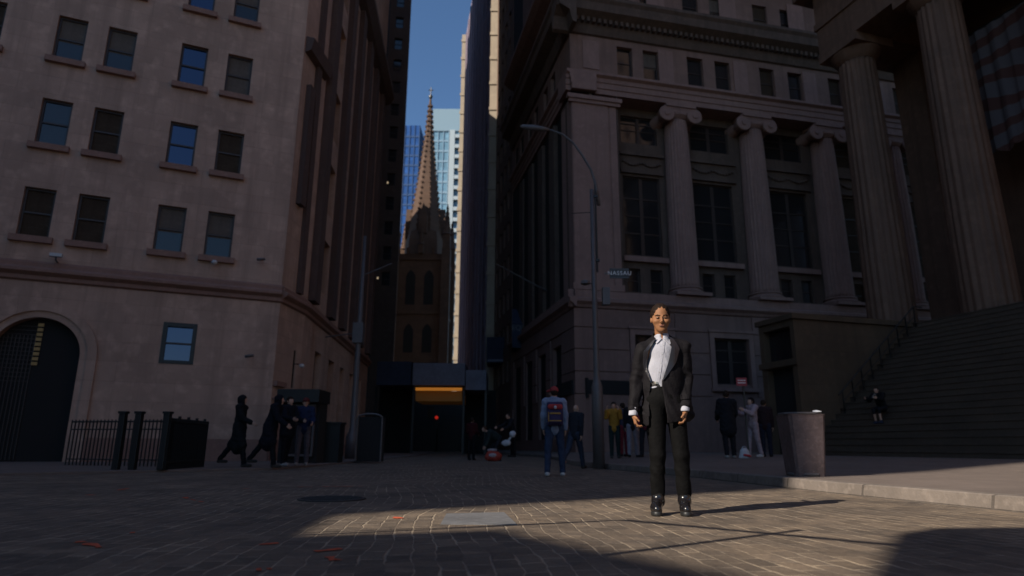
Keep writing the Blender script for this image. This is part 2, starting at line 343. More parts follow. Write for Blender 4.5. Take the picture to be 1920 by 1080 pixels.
for r0_, r1_, y0_ in ((AR+.0, AR+.2, -.05), (AR+.2, AR+.46, -.12)):
    vs = []; K = 24
    for t in range(K+1):
        q = math.pi*t/K
        for r in (r0_, r1_):
            for y in (y0_, -.003): vs.append((AC+r*math.cos(q), y, AZ+r*math.sin(q)))
    fs = []
    for t in range(K):
        o_ = t*4; fs += [(o_, o_+4, o_+6, o_+2), (o_, o_+1, o_+5, o_+4), (o_+2, o_+6, o_+7, o_+3)]
    b.add(vs, fs)
    for s in (-1, 1): b.box(min(AC+s*r0_, AC+s*r1_), max(AC+s*r0_, AC+s*r1_), y0_, -.003, 0, AZ)
b.build("arch_surround", M['stoneL'], LB)
b = MB(FL); b.box(-24, AC-AR-.47, -.1, -.003, 0, .75); b.box(AC+AR+.47, 2.37, -.1, -.003, 0, .75); b.box(0, c1, -.1, -.003, 0, .75, C1); b.box(0, c2, -.1, -.003, 0, .6, C2)
b.build("plinth", M['trimL'], LB)
b = MB(FL); b.box(AC-AR, AC+AR, .32, .4, 0, AZ+AR); dr = b.build("door", M['interior'], LB)
b = MB(FL)
for i in range(9): b.box(AC-.13, AC+.02, .27, .3, 2.9+i*.15, 3.0+i*.15)
b.build("brass_panel", M['gold'], dr)
b = MB(FL)
for i in range(10): b.box(AC-1.05+i*.1, AC-1.03+i*.1, .28, .3, 0.1, AZ+.6)
for i in range(14): b.box(AC-1.1, AC-.16, .302, .318, 2.4+i*.13, 2.415+i*.13)
b.build("grille", M['frame'], dr)
# pilasters and upper cornices along the side street
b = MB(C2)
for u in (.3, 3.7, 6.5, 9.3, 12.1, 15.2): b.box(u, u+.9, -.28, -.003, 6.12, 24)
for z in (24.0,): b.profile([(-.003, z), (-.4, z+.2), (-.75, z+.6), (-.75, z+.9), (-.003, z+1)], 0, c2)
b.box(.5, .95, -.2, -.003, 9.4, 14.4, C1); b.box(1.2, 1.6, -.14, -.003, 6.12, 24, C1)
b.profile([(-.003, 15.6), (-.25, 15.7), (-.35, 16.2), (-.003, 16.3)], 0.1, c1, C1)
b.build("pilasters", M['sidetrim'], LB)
b = MB(C1); b.box(.05, .85, -.14, -.003, 2.55, 2.72); b.box(.05, .85, -.1, -.003, 2.1, 2.16); b.build("lintel", M['trimL'], LB)

# ------------------------------------------------------------------ brown tower of the left row, and hidden blocks added to cast shade
def block(name, label, poly, h, m, extra=None):  # hidden prisms added to cast shade further down the street
    cx = sum(p[0] for p in poly)/len(poly); cy = sum(p[1] for p in poly)/len(poly)
    t = thing(name, (cx, cy, 0), label, "building"); b = MB(); b.prism(poly, 0, h); b.build("wall", m, t); return t
b1 = block("brick_building", "dark brick block behind the limestone office on the left side of the street", [(-14.2, 55.2), (-14.2, 60.5), (-34, 60.5), (-34, 40.8)], 88, M['darkbrick'])
block("brick_building", "lower dark block wedged behind the limestone office on the left", [(-14.2, 51), (-14.2, 55.1), (-33.9, 40.7), (-33.9, 39)], 45, M['darkbrick'])
block("brick_building", "tall dark slab at the back of the limestone office on the left", [(-20, 41.5), (-20, 48.7), (-34, 38.5), (-34, 33)], 88, M['darkbrick'])
b2 = block("brick_building", "second dark block before the brown tower on the left side of the street", [(-18.2, 62), (-18.2, 74), (-40, 74), (-40, 62)], 88, M['darkbrick'])
TB = thing("brown_tower", (-17, 82, 0), "brown brick tower with one column of windows against the sky left of the church spire", "tower")
FT = frame((-19.6, 76.9), 80)
zt = [20+3.35*i for i in range(15)]; ht = [(3.3, 4.35, z, z+1.75) for z in zt]+[(1.0, 1.9, z, z+1.75) for z in zt]
b = MB(FT); b.wall(-6, 5.25, 0, 74, ht, 0, .35); b.box(-6, 5.25, .36, 8.5, 0, 73.9)
b.build("wall", M['darkbrick'], TB)
for q in ht: put_window(FT, TB, *q, .3, 'glass')
b = MB(FT)
for i, z in enumerate(zt): b.box(-5, .9, -.12, -.003, z-.9, z-.6)
b.box(2.2, 2.5, -.2, -.003, 6, 74); b.build("trim", M['frame'], TB)
b3 = block("brick_building", "tall dark block beyond the brown tower hiding the lower church from the sun", [(-23, 97), (-23, 124), (-72, 124), (-72, 97)], 60, M['darkbrick'])  # out of sight, added to keep sun off the lower church
for (x, y, z, lb) in ((-16.05, 76.6, 33.4, "small warm lamp high on the brown tower"), (-16.6, 76.5, 20.7, "small warm lamp low on the brown tower")):  # glowing globes added in place of glints on the tower windows
    t = thing("wall_lamp", (x, y, z), lb, "lamp"); b = MB(); b.lathe([(.05, -.16), (.09, -.1), (.11, .05), (.05, .12)], (x, y, z), 10); b.build("lamp_globe", M['warmlamp'], t, True)
    b = MB(); b.box(x-.05, x+.05, y+.1, y+.8, z-.25, z-.16); b.build("bracket", M['iron'], t)

# ------------------------------------------------------------------ church at the end of the street
CX, CY = -19.3, 135
CH = thing("stone_church", (CX, CY, 0), "brown Gothic church with a tall crocketed spire closing the end of the street", "church")
b = MB(Matrix.Translation((CX, CY, 0))); hw = 5.4
b.box(-hw, hw, -hw, hw, 0, 40)
for z in (8, 17, 27, 38.6): b.box(-hw-.3, hw+.3, -hw-.3, hw+.3, z, z+.7)
for i in range(5):
    x = -hw+i*2*hw/4.0
    b.box(x-.35, x+.35, -hw-.28, -hw, 40.01, 41.3)
tw = b.build("tower", M['brownstone'], CH)
b = MB(Matrix.Translation((CX, CY, 0)))
for x, y in ((-1, -1), (1, -1), (-1, 1), (1, 1)):
    b.box(x*hw-.9, x*hw+.9, y*hw-.9, y*hw+.9, 0, 41)
b.build("buttresses", M['brownstone'], CH)
for z0, z1 in ((19, 25), (29, 36.5)):
    for x0 in (-1.9, 1.9):
        b = MB(Matrix.Translation((CX, CY-hw-.05, 0))); K = [(x0-1.0, z0), (x0+1.0, z0), (x0+1.0, z1-1.5), (x0+.6, z1-.6), (x0, z1), (x0-.6, z1-.6), (x0-1.0, z1-1.5)]
        b.add([(x, 0, z) for x, z in K], [tuple(range(7))])
        b.build("louvre_window", M['interior'], CH)
def pinnacle(x, y, z0, w_, h1, h2):
    b = MB(Matrix.Translation((CX+x, CY+y, 0))); b.box(-w_, w_, -w_, w_, z0, z0+h1)
    b.lathe([(w_*1.5, z0+h1), (w_*1.1, z0+h1+.3), (.06, z0+h1+h2)], n=8)
    for j in range(1, 6):
        f = j/6; rr_ = w_*1.1*(1-f)+.05
        for q in range(4):
            an = q*math.pi/2+.785; b.box(math.cos(an)*rr_-.13, math.cos(an)*rr_+.13, math.sin(an)*rr_-.13, math.sin(an)*rr_+.13, z0+h1+h2*f, z0+h1+h2*f+.35)
    b.build("pinnacle", M['brownstone'], CH)
for x, y in ((-1, -1), (1, -1), (-1, 1), (1, 1)): pinnacle(x*hw, y*hw, 41, .8, 3.2, 7)
for x, y in ((0, -1), (0, 1)): pinnacle(x, y*hw, 40, .55, 2, 4)
b = MB(Matrix.Translation((CX, CY, 0)))
b.lathe([(4.5, 40), (4.3, 44), (3.95, 46)], n=8)
b.lathe([(3.85, 46), (2.0, 60), (.9, 70), (.22, 79.5)], n=8, M=Matrix.Translation((CX, CY, 0)) @ Matrix.Rotation(R_(22.5), 4, 'Z'))
for k_ in range(8):
    an = k_*math.pi/4+math.pi/8
    for j in range(24):
        z = 47+j*1.32; rad = float(np.interp(z, [46, 60, 70, 79.5], [3.85, 2.0, .9, .22]))+.08
        x, y = math.cos(an)*rad, math.sin(an)*rad; b.box(x-.17, x+.17, y-.17, y+.17, z, z+.42)
b.build("spire", M['brownstone'], CH)
for k_ in range(4):
    an = k_*math.pi/2-math.pi/2
    b = MB(Matrix.Translation((CX, CY, 0)) @ Matrix.Rotation(an+math.pi/2, 4, 'Z'))
    b.add([(-.9, -4.35, 45), (.9, -4.35, 45), (.9, -4.35, 49), (0, -4.35, 52), (-.9, -4.35, 49), (-.9, -2, 45), (.9, -2, 45), (.9, -2, 49), (0, -2, 52), (-.9, -2, 49)],
          [(0, 1, 2, 3, 4), (1, 6, 7, 2), (2, 7, 8, 3), (3, 8, 9, 4), (4, 9, 5, 0)]); b.build("spire_gable", M['brownstone'], CH)
b = MB(Matrix.Translation((CX, CY, 0))); b.lathe([(.2, 79.4), (.45, 79.9), (.45, 80.3), (.12, 80.7), (.09, 82.6)], n=8); b.box(-.55, .55, -.08, .08, 81.7, 81.9); b.build("cross", M['iron'], CH)
# ------------------------------------------------------------------ far glass towers
def curtain(name, label, x0, x1, y0, y1, h, m, fm, du, dz, cut=0):
    t = thing(name, ((x0+x1)/2, (y0+y1)/2, 0), label, "tower")
    b = MB(); b.box(x0, x1, y0, y1, 0, h); b.build("glass_facade", m, t)
    b = MB(); k_ = int((x1-x0)/du)
    for i in range(k_+1): x = x0+(x1-x0)*i/k_; b.box(x-.12, x+.12, y0-.25, y0-.004, 0, h)
    for i in range(int(h/dz)): b.box(x0, x1, y0-.15, y0-.005, i*dz, i*dz+.7)
    for i in range(int((y1-y0)/du)): b.box(x1+.004, x1+.25, y0+i*du, y0+i*du+.24, 0, h)
    for i in range(int((y1-y0)/du)): b.box(x0-.25, x0-.004, y0+i*du, y0+i*du+.24, 0, h)
    b.build("mullions", fm, t); return t
curtain("glass_tower", "deep blue glass tower behind the left edge of the church spire", -44, -32.4, 203, 230, 109, M['bluecurtain'], mat("blue_spandrel", (.03, .07, .17), .4), 1.5, 3.6)
gt = curtain("glass_tower", "pale blue glass tower with white frame just right of the church spire", -26.2, -14, 192, 215, 106, M['palecurtain'], mat("white_frame", (.2, .31, .40), .6), 1.7, 3.6)
b = MB(); b.box(-26.4, -13.8, 191.6, 215.2, 101, 109); b.build("parapet", mat("pale_parapet", (.20, .30, .37), .6), gt)
b = MB(); b.box(-20.6, -18.9, 190.8, 191.5, 0, 101)
for i in range(28): b.box(-18.8, -17.4, 190.7, 191.6, i*3.6+1, i*3.6+2.2)
b.build("balconies", mat("balcony_white", (.36, .42, .45), .6), gt)

# ------------------------------------------------------------------ right row, far
RT = thing("narrow_tower", (-2, 82, 0), "purple grey brick tower right of the spire with its far edge caught by the sun", "tower")
d = Vector((-8.1+2.5, 97.5-65, 0)); FR1 = frame((-8.1, 97.5), math.degrees(math.atan2(-d.x, -d.y)))
b = MB(FR1); Ls = d.length; hh = []
for j in range(18):
    for i in range(9): hh.append((1.6+i*3.45, 3.3+i*3.45, 6+j*3.5, 8.2+j*3.5))
b.wall(0, Ls, 0, 71, hh, 0, .4); b.box(0, Ls, .41, 14, 0, 70.9); b.box(Ls-.02+.02, Ls+.01, 0, 14, 0, 71)
for i in range(10): b.box(.3+i*3.45, .75+i*3.45, -.18, -.003, 0, 70)
b.build("wall", M['purple'], RT)
b = MB(FR1)
for h_ in hh: b.add([(h_[0], .38, h_[2]), (h_[1], .38, h_[2]), (h_[1], .38, h_[3]), (h_[0], .38, h_[3])], [(0, 1, 2, 3)])
tag(b.build("window_panes", M['glass'], RT), kind="stuff")
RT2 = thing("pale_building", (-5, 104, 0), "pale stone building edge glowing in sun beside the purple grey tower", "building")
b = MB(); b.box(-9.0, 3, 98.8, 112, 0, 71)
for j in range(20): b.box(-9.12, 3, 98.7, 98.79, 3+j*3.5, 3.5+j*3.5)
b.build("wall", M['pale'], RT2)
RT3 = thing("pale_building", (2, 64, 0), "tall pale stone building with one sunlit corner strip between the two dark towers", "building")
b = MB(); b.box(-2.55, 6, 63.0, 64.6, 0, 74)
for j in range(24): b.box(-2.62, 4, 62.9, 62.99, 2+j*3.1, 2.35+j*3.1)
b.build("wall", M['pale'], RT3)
# dark building next to the granite bank
RT4 = thing("dark_building", (2, 58, 0), "dark building with small bluish windows beyond the granite bank", "building")
F4 = frame((-1.75, 62.6), 168); hh = [(.6+i*1.9, 1.6+i*1.9, 6+j*3.2, 7.9+j*3.2) for i in range(4) for j in range(18)]
b = MB(F4); b.wall(0, 9, 0, 70, hh, 0, .3); b.box(0, 9, .31, 9, 0, 69.9); b.build("wall", M['darkbrick'], RT4)
b = MB(F4)
for h_ in hh: b.add([(h_[0], .2, h_[2]), (h_[1], .2, h_[2]), (h_[1], .2, h_[3]), (h_[0], .2, h_[3])], [(0, 1, 2, 3)])
tag(b.build("window_panes", M['glass'], RT4), kind="stuff")

# ------------------------------------------------------------------ granite bank on the right
RP = (11.646, 37.8); FR = frame(RP, 77); UC, YC = -19.85, 34.2
def fu(u, y): return (u-UC)*(YC+y)/YC+UC
def fz(z, y): return (z-.565)*(YC+y)/YC+.565
RB = thing("granite_bank", (8, 44, .2), "granite bank with Ionic columns between tall dark windows behind the woman", "building")
RC = FR @ Vector((-8.24, 0, 0)); FS_ = frame((RC.x-.2126*17*1.0, RC.y+17), 168)   # side wall frame runs back towards the corner
dS = Vector((-.2126*17, 17, 0)).length; FS_ = frame((RC.x-.2126*17, RC.y+17), math.degrees(math.atan2(.2126, -1)))
US1 = 26
# base storey
bay = 5.45; gw = [(.42+bay*i, 2.74+bay*i, 4.18, 6.9) for i in range(-1, 5)]; gw[0] = (-4.66, -2.4, 3.6, 6.88)
b = MB(FR); b.wall(-8.24, US1, 0, 8.45, gw, 0, .35)
sg = [(u, u+1.9, 1.0, 6.6) for u in (1.5, 5.2, 8.9, 12.6)]
b.wall(0, dS, 0, 8.45, sg, 0, .4, FS_)
b.build("base_wall", M['rust'], RB)
b = MB(FR)     # rustication courses standing proud
def courses(b, u0_, u1_, hs, Mf):
    for z0, z1 in ((3.46, 4.66), (4.72, 5.92), (5.98, 7.18), (7.24, 8.3)):
        cuts = sorted([(h[0]-.35, h[1]+.35) for h in hs if h[2]-.35 < z1 and h[3]+.5 > z0]); x = u0_
        for c0, c1_ in cuts:
            if c0 > x+.05: b.box(x, c0, -.09, -.003, z0, z1, Mf)
            x = max(x, c1_)
        if x < u1_-.05: b.box(x, u1_, -.09, -.003, z0, z1, Mf)
courses(b, -8.33, US1, gw, FR); courses(b, 0, dS+.09, sg, FS_)
b.box(-8.4, -4.1, -.16, -.003, 0, 3.4); b.box(-4.05, US1, -.16, -.003, 0, 3.4); b.box(0, 1.2, -.16, -.003, 0, 3.4, FS_); b.box(dS-1.2, dS+.16, -.16, -.003, 0, 3.4, FS_)
b.build("rusticated_courses", M['rust'], RB)
for h in gw:
    b = MB(FR)
    for x0, x1, z0, z1 in ((h[0]-.3, h[0], h[2]-.2, h[3]+.02), (h[1], h[1]+.3, h[2]-.2, h[3]+.02), (h[0]-.3, h[1]+.3, h[3]+.02, h[3]+.35)): b.box(x0, x1, -.14, -.003, z0, z1)
    b.box(h[0]-.4, h[1]+.4, -.22, -.143, h[3]+.36, h[3]+.5); b.box(h[0]-.4, h[1]+.4, -.24, -.003, h[2]-.42, h[2]-.21)
    b.build("window_surround", M['smoothR'], RB)
for h in gw: put_window(FR, RB, *h, .25, 'glass')
for h in sg: put_window(FS_, RB, *h, .35, 'glass')
b = MB(FR); b.box(-7.6, -4.75, -.2, -.1, 3.42, 4.2); b.box(-7.75, -7.62, -.3, -.1, 3.2, 4.3); b.box(.2, 3.4, -.22, -.1, 3.42, 4.2, Matrix(FS_) @ Matrix.Translation((dS-3.6, 0, 0)))
b.build("dark_fascia", M['interior'], RB)
# belt cornice
b = MB(FR); belt = [(-.003, 8.32), (-.12, 8.36), (-.2, 8.5), (-.42, 8.66), (-.42, 8.82), (-.1, 8.95), (-.1, 9.38), (-.003, 9.4)]
b.profile(belt, -8.66, US1); b.profile(belt, 0, dS+.42, FS_); b.build("belt_cornice", M['smoothR'], RB)
# recessed wall with windows between the columns
YR = 1.25
bw_ = [(fu(-5.1, YR), fu(-2.55, YR))]+[(fu(-.35+5.42*i, YR), fu(2.5+5.45*i, YR)) for i in range(0, 5)]
hs = []
for i, (x0, x1) in enumerate(bw_):
    x0 += .12; hs.append((x0, x1, fz(11.75, YR), fz(16.85, YR))); hs.append((x0, x1, fz(19.1, YR), fz(20.95, YR)))
    m_ = (x0+x1)/2; ww = .82
    hs.append((m_-.35-ww, m_-.35, fz(9.45, YR), fz(10.9, YR))); hs.append((m_+.35, m_+.35+ww, fz(9.45, YR), fz(10.9, YR)))
b = MB(FR); b.wall(-5.2, US1, 9.0, 22.6, hs, YR, .3); b.box(-5.21, -5.15, 0, YR, 9, 22.6); b.build("recessed_wall", M['sooty'], RB)
for h in hs: put_window(FR, RB, *h, YR+.22, 'dark' if h[0] > 9 else 'glass')
for i, (x0, x1) in enumerate(bw_):
    b = MB(FR); z = fz(17.1, YR); b.box(x0-.1, x1+.3, YR-.28, YR-.003, fz(11.3, YR), fz(11.62, YR)); b.build("window_ledge", M['smoothR'], RB); b = MB(FR); b.box(x0-.05, x1+.25, YR-.2, YR-.003, z-.1, z+.12); b.box(x0-.05, x1+.25, YR-.12, YR-.003, z+.125, z+1.1); b.box(x0-.1, x1+.3, YR-.3, YR-.003, z+1.105, z+1.3)
    K = 14
    for q in range(K):     # carved garland
        xx = x0+.15+(x1-x0-.1)*q/(K-1); zz = z+.68-.22*abs(math.sin(q*math.pi/(K-1)*2)); b.lathe([(.02, -.1), (.11, -.04), (.11, .05), (.02, .1)], (xx, YR-.15, zz), 7)
    b.build("spandrel_panel", M['sooty'], RB)
# corner pier
b = MB(FR); b.box(-8.24, -5.25, 0, 2.0, 9.4, 21.7)
b.box(-8.2, -5.85, -.08, -.003, 9.8, 21.4); b.box(-5.72, -5.3, -.05, -.003, 9.8, 21.4)
b.box(-8.34, -5.15, -.12, -.003, 9.402, 9.8); b.box(-8.44, -5.05, -.2, -.003, 21.4, 21.62); b.box(-8.54, -4.95, -.3, -.003, 21.63, 21.9)
b.build("corner_pier", M['smoothR'], RB)
# columns
def ionic(u, nm="column"):
    y = .75; uu_ = fu(u, y); z0, z1 = 9.42, 22.2; Mf = FR @ Matrix.Translation((uu_, y, 0))
    b = MB(Mf); b.lathe([(.78, 10.0), (.9, 10.06), (.88, 10.3), (.87, 13), (.83, 17), (.74, 21.1), (.72, 21.3)], n=96, flute=.09, nf=24); c = b.build(nm, M['smoothR'], RB, True)
    b = MB(Mf); b.box(-1.15, 1.15, -1.15, 1.15, z0, z0+.2); b.lathe([(1.12, z0+.2), (1.16, z0+.3), (1.05, z0+.38), (.95, z0+.42), (.95, z0+.48), (1.03, z0+.53), (1.0, z0+.6), (.9, z0+.62)], n=32); q = b.build("column_base", M['smoothR'], RB); q.parent = c; q.location = Vector((0, 0, 0))
    b = MB(Mf); b.lathe([(.74, 21.3), (.92, 21.5), (.92, 21.6)], n=32); b.box(-1.02, 1.02, -.85, .85, 21.62, 21.82); b.box(-1.05, 1.05, -.95, .95, 21.98, 22.2)
    Rx = Mf @ Matrix.Translation((0, 0, 0))
    for s in (-1, 1):
        Q = Mf @ Matrix.Translation((s*.98, 0, 21.5)) @ Matrix.Rotation(math.pi/2, 4, 'X')
        b.lathe([(.16, -.92), (.2, -.86), (.5, -.85), (.53, -.8), (.42, -.4), (.3, 0), (.42, .4), (.53, .8), (.5, .85), (.2, .86), (.16, .92)], n=22, M=Q)
    b.box(-.98, .98, -.86, .86, 21.83, 21.97)
    q = b.build("capital", M['smoothR'], RB); q.parent = c
    return c
for i in range(5): ionic(-1.2+5.42*i)
# side pilasters
b = MB(FS_)
for u in [dS-1.5-3.1*i for i in range(5)]: b.box(u-.65, u+.65, -.02, .6, 9.4, 21.9)
b.box(0, dS, 1.2, 1.4, 9.4, 22.2); b.build("side_pilasters", M['sooty'], RB)
b = MB(FS_)
for i in range(4):
    u = dS-3.05-3.1*i; b.box(u-.75, u+.75, 1.0, 1.15, 10.5, 16.9); b.box(u-.75, u+.75, 1.0, 1.15, 18.4, 21)
b.build("side_windows", M['glass'], RB)
# entablature, attic, cornice, upper storey
b = MB(FR); ent = [(1.6, 22.25), (-.02, 22.25), (-.02, 22.6), (-.08, 22.62), (-.08, 23.0), (-.14, 23.02), (-.14, 23.3), (-.34, 23.42), (-.34, 23.58), (1.6, 23.6)]
b.profile(ent, -8.58, US1); b.profile(ent, 0, dS+.34, FS_); b.build("entablature", M['smoothR'], RB)
aw = [(-5.05, -3.98), (-3.22, -2.15), (-.07, 1.1), (1.97, 3.1), (5.36, 6.5), (7.56, 8.68), (10.8, 11.9), (13.0, 14.1), (16.2, 17.3), (18.4, 19.5)]
hs = [(a_, c_, 23.75, 25.9) for a_, c_ in aw]; h2 = [(a_, c_, 28.85, 31.0) for a_, c_ in aw]+[(a_, c_, 34.0, 36.2) for a_, c_ in aw]
b = MB(FR); b.wall(-8.24, US1, 23.6, 27.0, hs, 0, .35); b.wall(-8.24, US1, 28.6, 85, h2, .1, .35)
sh = [(u, u+1.1, z, z+2.1) for u in (1.2, 3.2, 6, 8, 10.8, 12.8) for z in (23.75, 28.85, 33)]
b.wall(0, dS, 23.6, 27, [q for q in sh if q[2] < 27], 0, .35, FS_); b.wall(0, dS, 28.6, 85, [q for q in sh if q[2] > 28], .1, .35, FS_)
b.build("attic_wall", M['stoneR'], RB)
for i_, q in enumerate(hs+h2[:10]): put_window(FR, RB, *q, .28, 'dark' if q[0] > 10 or i_ % 5 == 4 else 'half' if i_ % 3 == 1 else 'glass')
for q in sh: put_window(FS_, RB, *q, .28, 'glass')
b = MB(FR); b.box(-7.4, -6.3, -.05, -.003, 23.95, 26.0); b.build("attic_panel", M['smoothR'], RB)
for x in (-1.6, 3.9, 9.3, 14.9): b = MB(FR); b.box(x-.55, x+.05, -.06, -.003, 23.62, 26.1); b.box(x+.05, x+.5, -.04, -.003, 23.62, 26.1); b.build("attic_pier", M['smoothR'], RB)
for i in range(7): b = MB(FR); b.box(-8.2+5.45*i, -6.9+5.45*i, .03, .097, 28.9, 31.5); b.build("upper_pier", M['smoothR'], RB)
b = MB(FR); cor = [(.1, 26.3), (-.15, 26.4), (-.25, 26.7), (-.35, 27.2), (-1.0, 27.55), (-1.05, 28.1), (-1.2, 28.3), (-1.2, 28.5), (.1, 28.62)]
b.profile(cor, -9.4, US1); b.profile(cor, 0, dS+1.2, FS_); b.build("cornice", M['sooty'], RB)
b = MB(FR)
for i in range(88): b.box(-8.4+i*.38, -8.2+i*.38, -.62, -.352, 27.0, 27.3)
b.build("dentils", M['sooty'], RB)
b = MB(FR); cor = [(.1, 32.3), (-.5, 32.6), (-.9, 33.0), (-.9, 33.3), (.1, 33.4)]
b.profile(cor, -9.1, US1); b.profile(cor, 0, dS+.9, FS_); b.build("upper_cornice", M['smoothR'], RB)
b = MB(FR); b.box(-7.9, US1, 1.9, 18, 0, 84.9); b.build("core", M['interior'], RB)
b = MB(FS_); b.box(-.3, -.0, 0, 8, 0, 85); b.build("end_wall", M['stoneR'], RB)

# ------------------------------------------------------------------ columned hall with the wide steps
FF = frame((11.6, 25.7), 163)
FH = thing("columned_hall", (17, 24, .25), "marble hall with fluted Doric columns and wide steps at the right edge", "building")
NS, RI, RU = 24, .235, .273
b = MB(FF)
for k in range(NS): b.profile([(k*RU, .25 if k == 0 else .25+(k-1)*RI+.001), (k*RU, .25+(k+1)*RI-.05), (k*RU-.03, .25+(k+1)*RI-.045), (k*RU-.03, .25+(k+1)*RI), ((k+1)*RU, .25+(k+1)*RI), ((k+1)*RU, .25 if k == 0 else .25+(k-1)*RI+.001)], -.15, 18)
b.box(-.15, 18, .3, 7, .0, .24); b.build("steps", M['stepm'], FH)
TOP = .25+NS*RI
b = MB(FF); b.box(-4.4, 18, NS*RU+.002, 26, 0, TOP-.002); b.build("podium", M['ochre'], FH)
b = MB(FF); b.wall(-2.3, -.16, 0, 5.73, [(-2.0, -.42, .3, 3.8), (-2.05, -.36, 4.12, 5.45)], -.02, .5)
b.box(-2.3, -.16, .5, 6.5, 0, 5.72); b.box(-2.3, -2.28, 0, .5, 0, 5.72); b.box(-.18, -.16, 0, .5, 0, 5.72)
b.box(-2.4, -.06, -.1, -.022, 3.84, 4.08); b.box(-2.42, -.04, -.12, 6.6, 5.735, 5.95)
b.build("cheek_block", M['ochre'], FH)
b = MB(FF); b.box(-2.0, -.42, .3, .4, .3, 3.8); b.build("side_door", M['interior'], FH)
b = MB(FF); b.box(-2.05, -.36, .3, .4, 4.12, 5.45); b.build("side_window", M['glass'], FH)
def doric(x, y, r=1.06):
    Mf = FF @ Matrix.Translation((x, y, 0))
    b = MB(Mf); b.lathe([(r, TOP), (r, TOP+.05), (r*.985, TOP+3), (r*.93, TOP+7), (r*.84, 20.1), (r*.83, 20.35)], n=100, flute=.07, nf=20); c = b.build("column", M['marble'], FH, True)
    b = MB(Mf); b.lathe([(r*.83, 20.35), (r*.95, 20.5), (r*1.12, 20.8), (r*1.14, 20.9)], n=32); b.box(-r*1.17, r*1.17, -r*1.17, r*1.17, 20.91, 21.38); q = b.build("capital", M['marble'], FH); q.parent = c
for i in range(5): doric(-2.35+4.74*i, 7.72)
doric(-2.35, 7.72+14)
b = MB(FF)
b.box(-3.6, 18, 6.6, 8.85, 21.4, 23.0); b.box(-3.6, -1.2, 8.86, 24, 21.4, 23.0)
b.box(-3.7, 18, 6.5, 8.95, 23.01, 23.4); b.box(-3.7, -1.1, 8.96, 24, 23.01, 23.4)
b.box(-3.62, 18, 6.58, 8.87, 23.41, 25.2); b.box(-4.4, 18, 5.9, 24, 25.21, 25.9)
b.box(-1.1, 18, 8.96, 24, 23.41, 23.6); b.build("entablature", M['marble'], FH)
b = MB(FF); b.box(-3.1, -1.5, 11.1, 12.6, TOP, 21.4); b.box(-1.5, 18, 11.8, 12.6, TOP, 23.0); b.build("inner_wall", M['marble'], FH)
# stair rail
b = MB(FF)
for k in range(6, 24, 2): b.box(.18, .22, k*RU+.1, k*RU+.14, .25+(k+1)*RI, .25+(k+1)*RI+.93)
b.tube([(.2, 6*RU+.12-.2, .25+7*RI+.75), (.2, 6*RU+.12, .25+7*RI+.92), (.2, 22*RU+.12, .25+23*RI+.92), (.2, 22*RU+.6, .25+23*RI+.93)], .03)
b.tube([(.2, 6*RU+.12, .25+7*RI+.5), (.2, 22*RU+.12, .25+23*RI+.5)], .02)
b.build("railing", M['iron'], FH)
# flag hung in the portico
FG = thing("hanging_flag", tuple(FF @ Vector((3.4, 9.3, 16))), "large red and white striped flag hanging behind the nearest marble column", "flag")
fm = bpy.data.materials.new("flag_cloth"); fm.use_nodes = True; t = fm.node_tree; p = t.nodes["Principled BSDF"]; p.inputs["Roughness"].default_value = .9
tcn = t.nodes.new("ShaderNodeTexCoord"); wv = t.nodes.new("ShaderNodeTexWave"); wv.bands_direction = 'Z'; wv.inputs["Scale"].default_value = .30; wv.inputs["Distortion"].default_value = 5; wv.inputs["Detail"].default_value = .5
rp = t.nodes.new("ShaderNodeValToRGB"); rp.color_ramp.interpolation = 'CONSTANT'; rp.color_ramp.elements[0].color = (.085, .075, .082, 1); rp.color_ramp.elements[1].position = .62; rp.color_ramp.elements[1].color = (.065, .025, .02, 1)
t.links.new(tcn.outputs["Object"], wv.inputs[0]); t.links.new(wv.outputs[0], rp.inputs[0]); t.links.new(rp.outputs[0], p.inputs["Base Color"])
b = MB(FF); vs = []; K = 30
for j in range(2):
    for i in range(K+1):
        x = 2.3+2.9*i/K; yy = 9.3+.12*math.sin(i*.9)+.05*math.sin(i*2.3); vs += [(x, yy+j*.02, 13.2+.1*math.sin(i*.5)), (x, yy*.3+9.3*.7+j*.02, 19.2)]
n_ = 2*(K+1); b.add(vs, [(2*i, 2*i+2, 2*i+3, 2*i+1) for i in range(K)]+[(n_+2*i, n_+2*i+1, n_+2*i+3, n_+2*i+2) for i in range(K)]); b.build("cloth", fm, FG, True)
b = MB(FF); b.tube([(2.1, 9.31, 19.25), (5.4, 9.31, 19.25)], .05); b.build("pole", M['iron'], FG)
b = MB(FF); b.tube([(2.2, 9.31, 19.25), (2.2, 9.31, 23.0)], .02); b.tube([(5.3, 9.31, 19.25), (5.3, 9.31, 23.0)], .02); b.build("ropes", M['iron'], FG)

# ------------------------------------------------------------------ unseen casters placed and shaped to shade the square
def off_tower(name, label, poly, h, m):
    cx = sum(p[0] for p in poly)/len(poly); cy = sum(p[1] for p in poly)/len(poly)
    t = thing(name, (cx, cy, 0), label, "building"); b = MB(); b.prism(poly, 0, h); b.build("wall", m, t)
    b = MB(); b.prism([(cx+(x-cx)*.5, cy+(y-cy)*.5) for x, y in poly], h+.001, h+.6); b.build("roof", M['darkbrick'], t)
    w_ = MB()
    for (x0, y0), (x1, y1) in zip(poly, poly[1:]+poly[:1]):
        L_ = math.hypot(x1-x0, y1-y0); Fq = frame((x0, y0), math.degrees(math.atan2(x1-x0, y1-y0)))
        for u in np.arange(1.5, L_-2, 3.4):
            for z in np.arange(4, h-3, 3.8): w_.box(float(u), float(u)+1.3, -.04, .05, float(z), float(z)+2); w_.box(float(u), float(u)+1.3, -.05, .04, float(z), float(z)+2)
    tag(w_.build("window_panes", M['glass'], t), kind="stuff"); return t
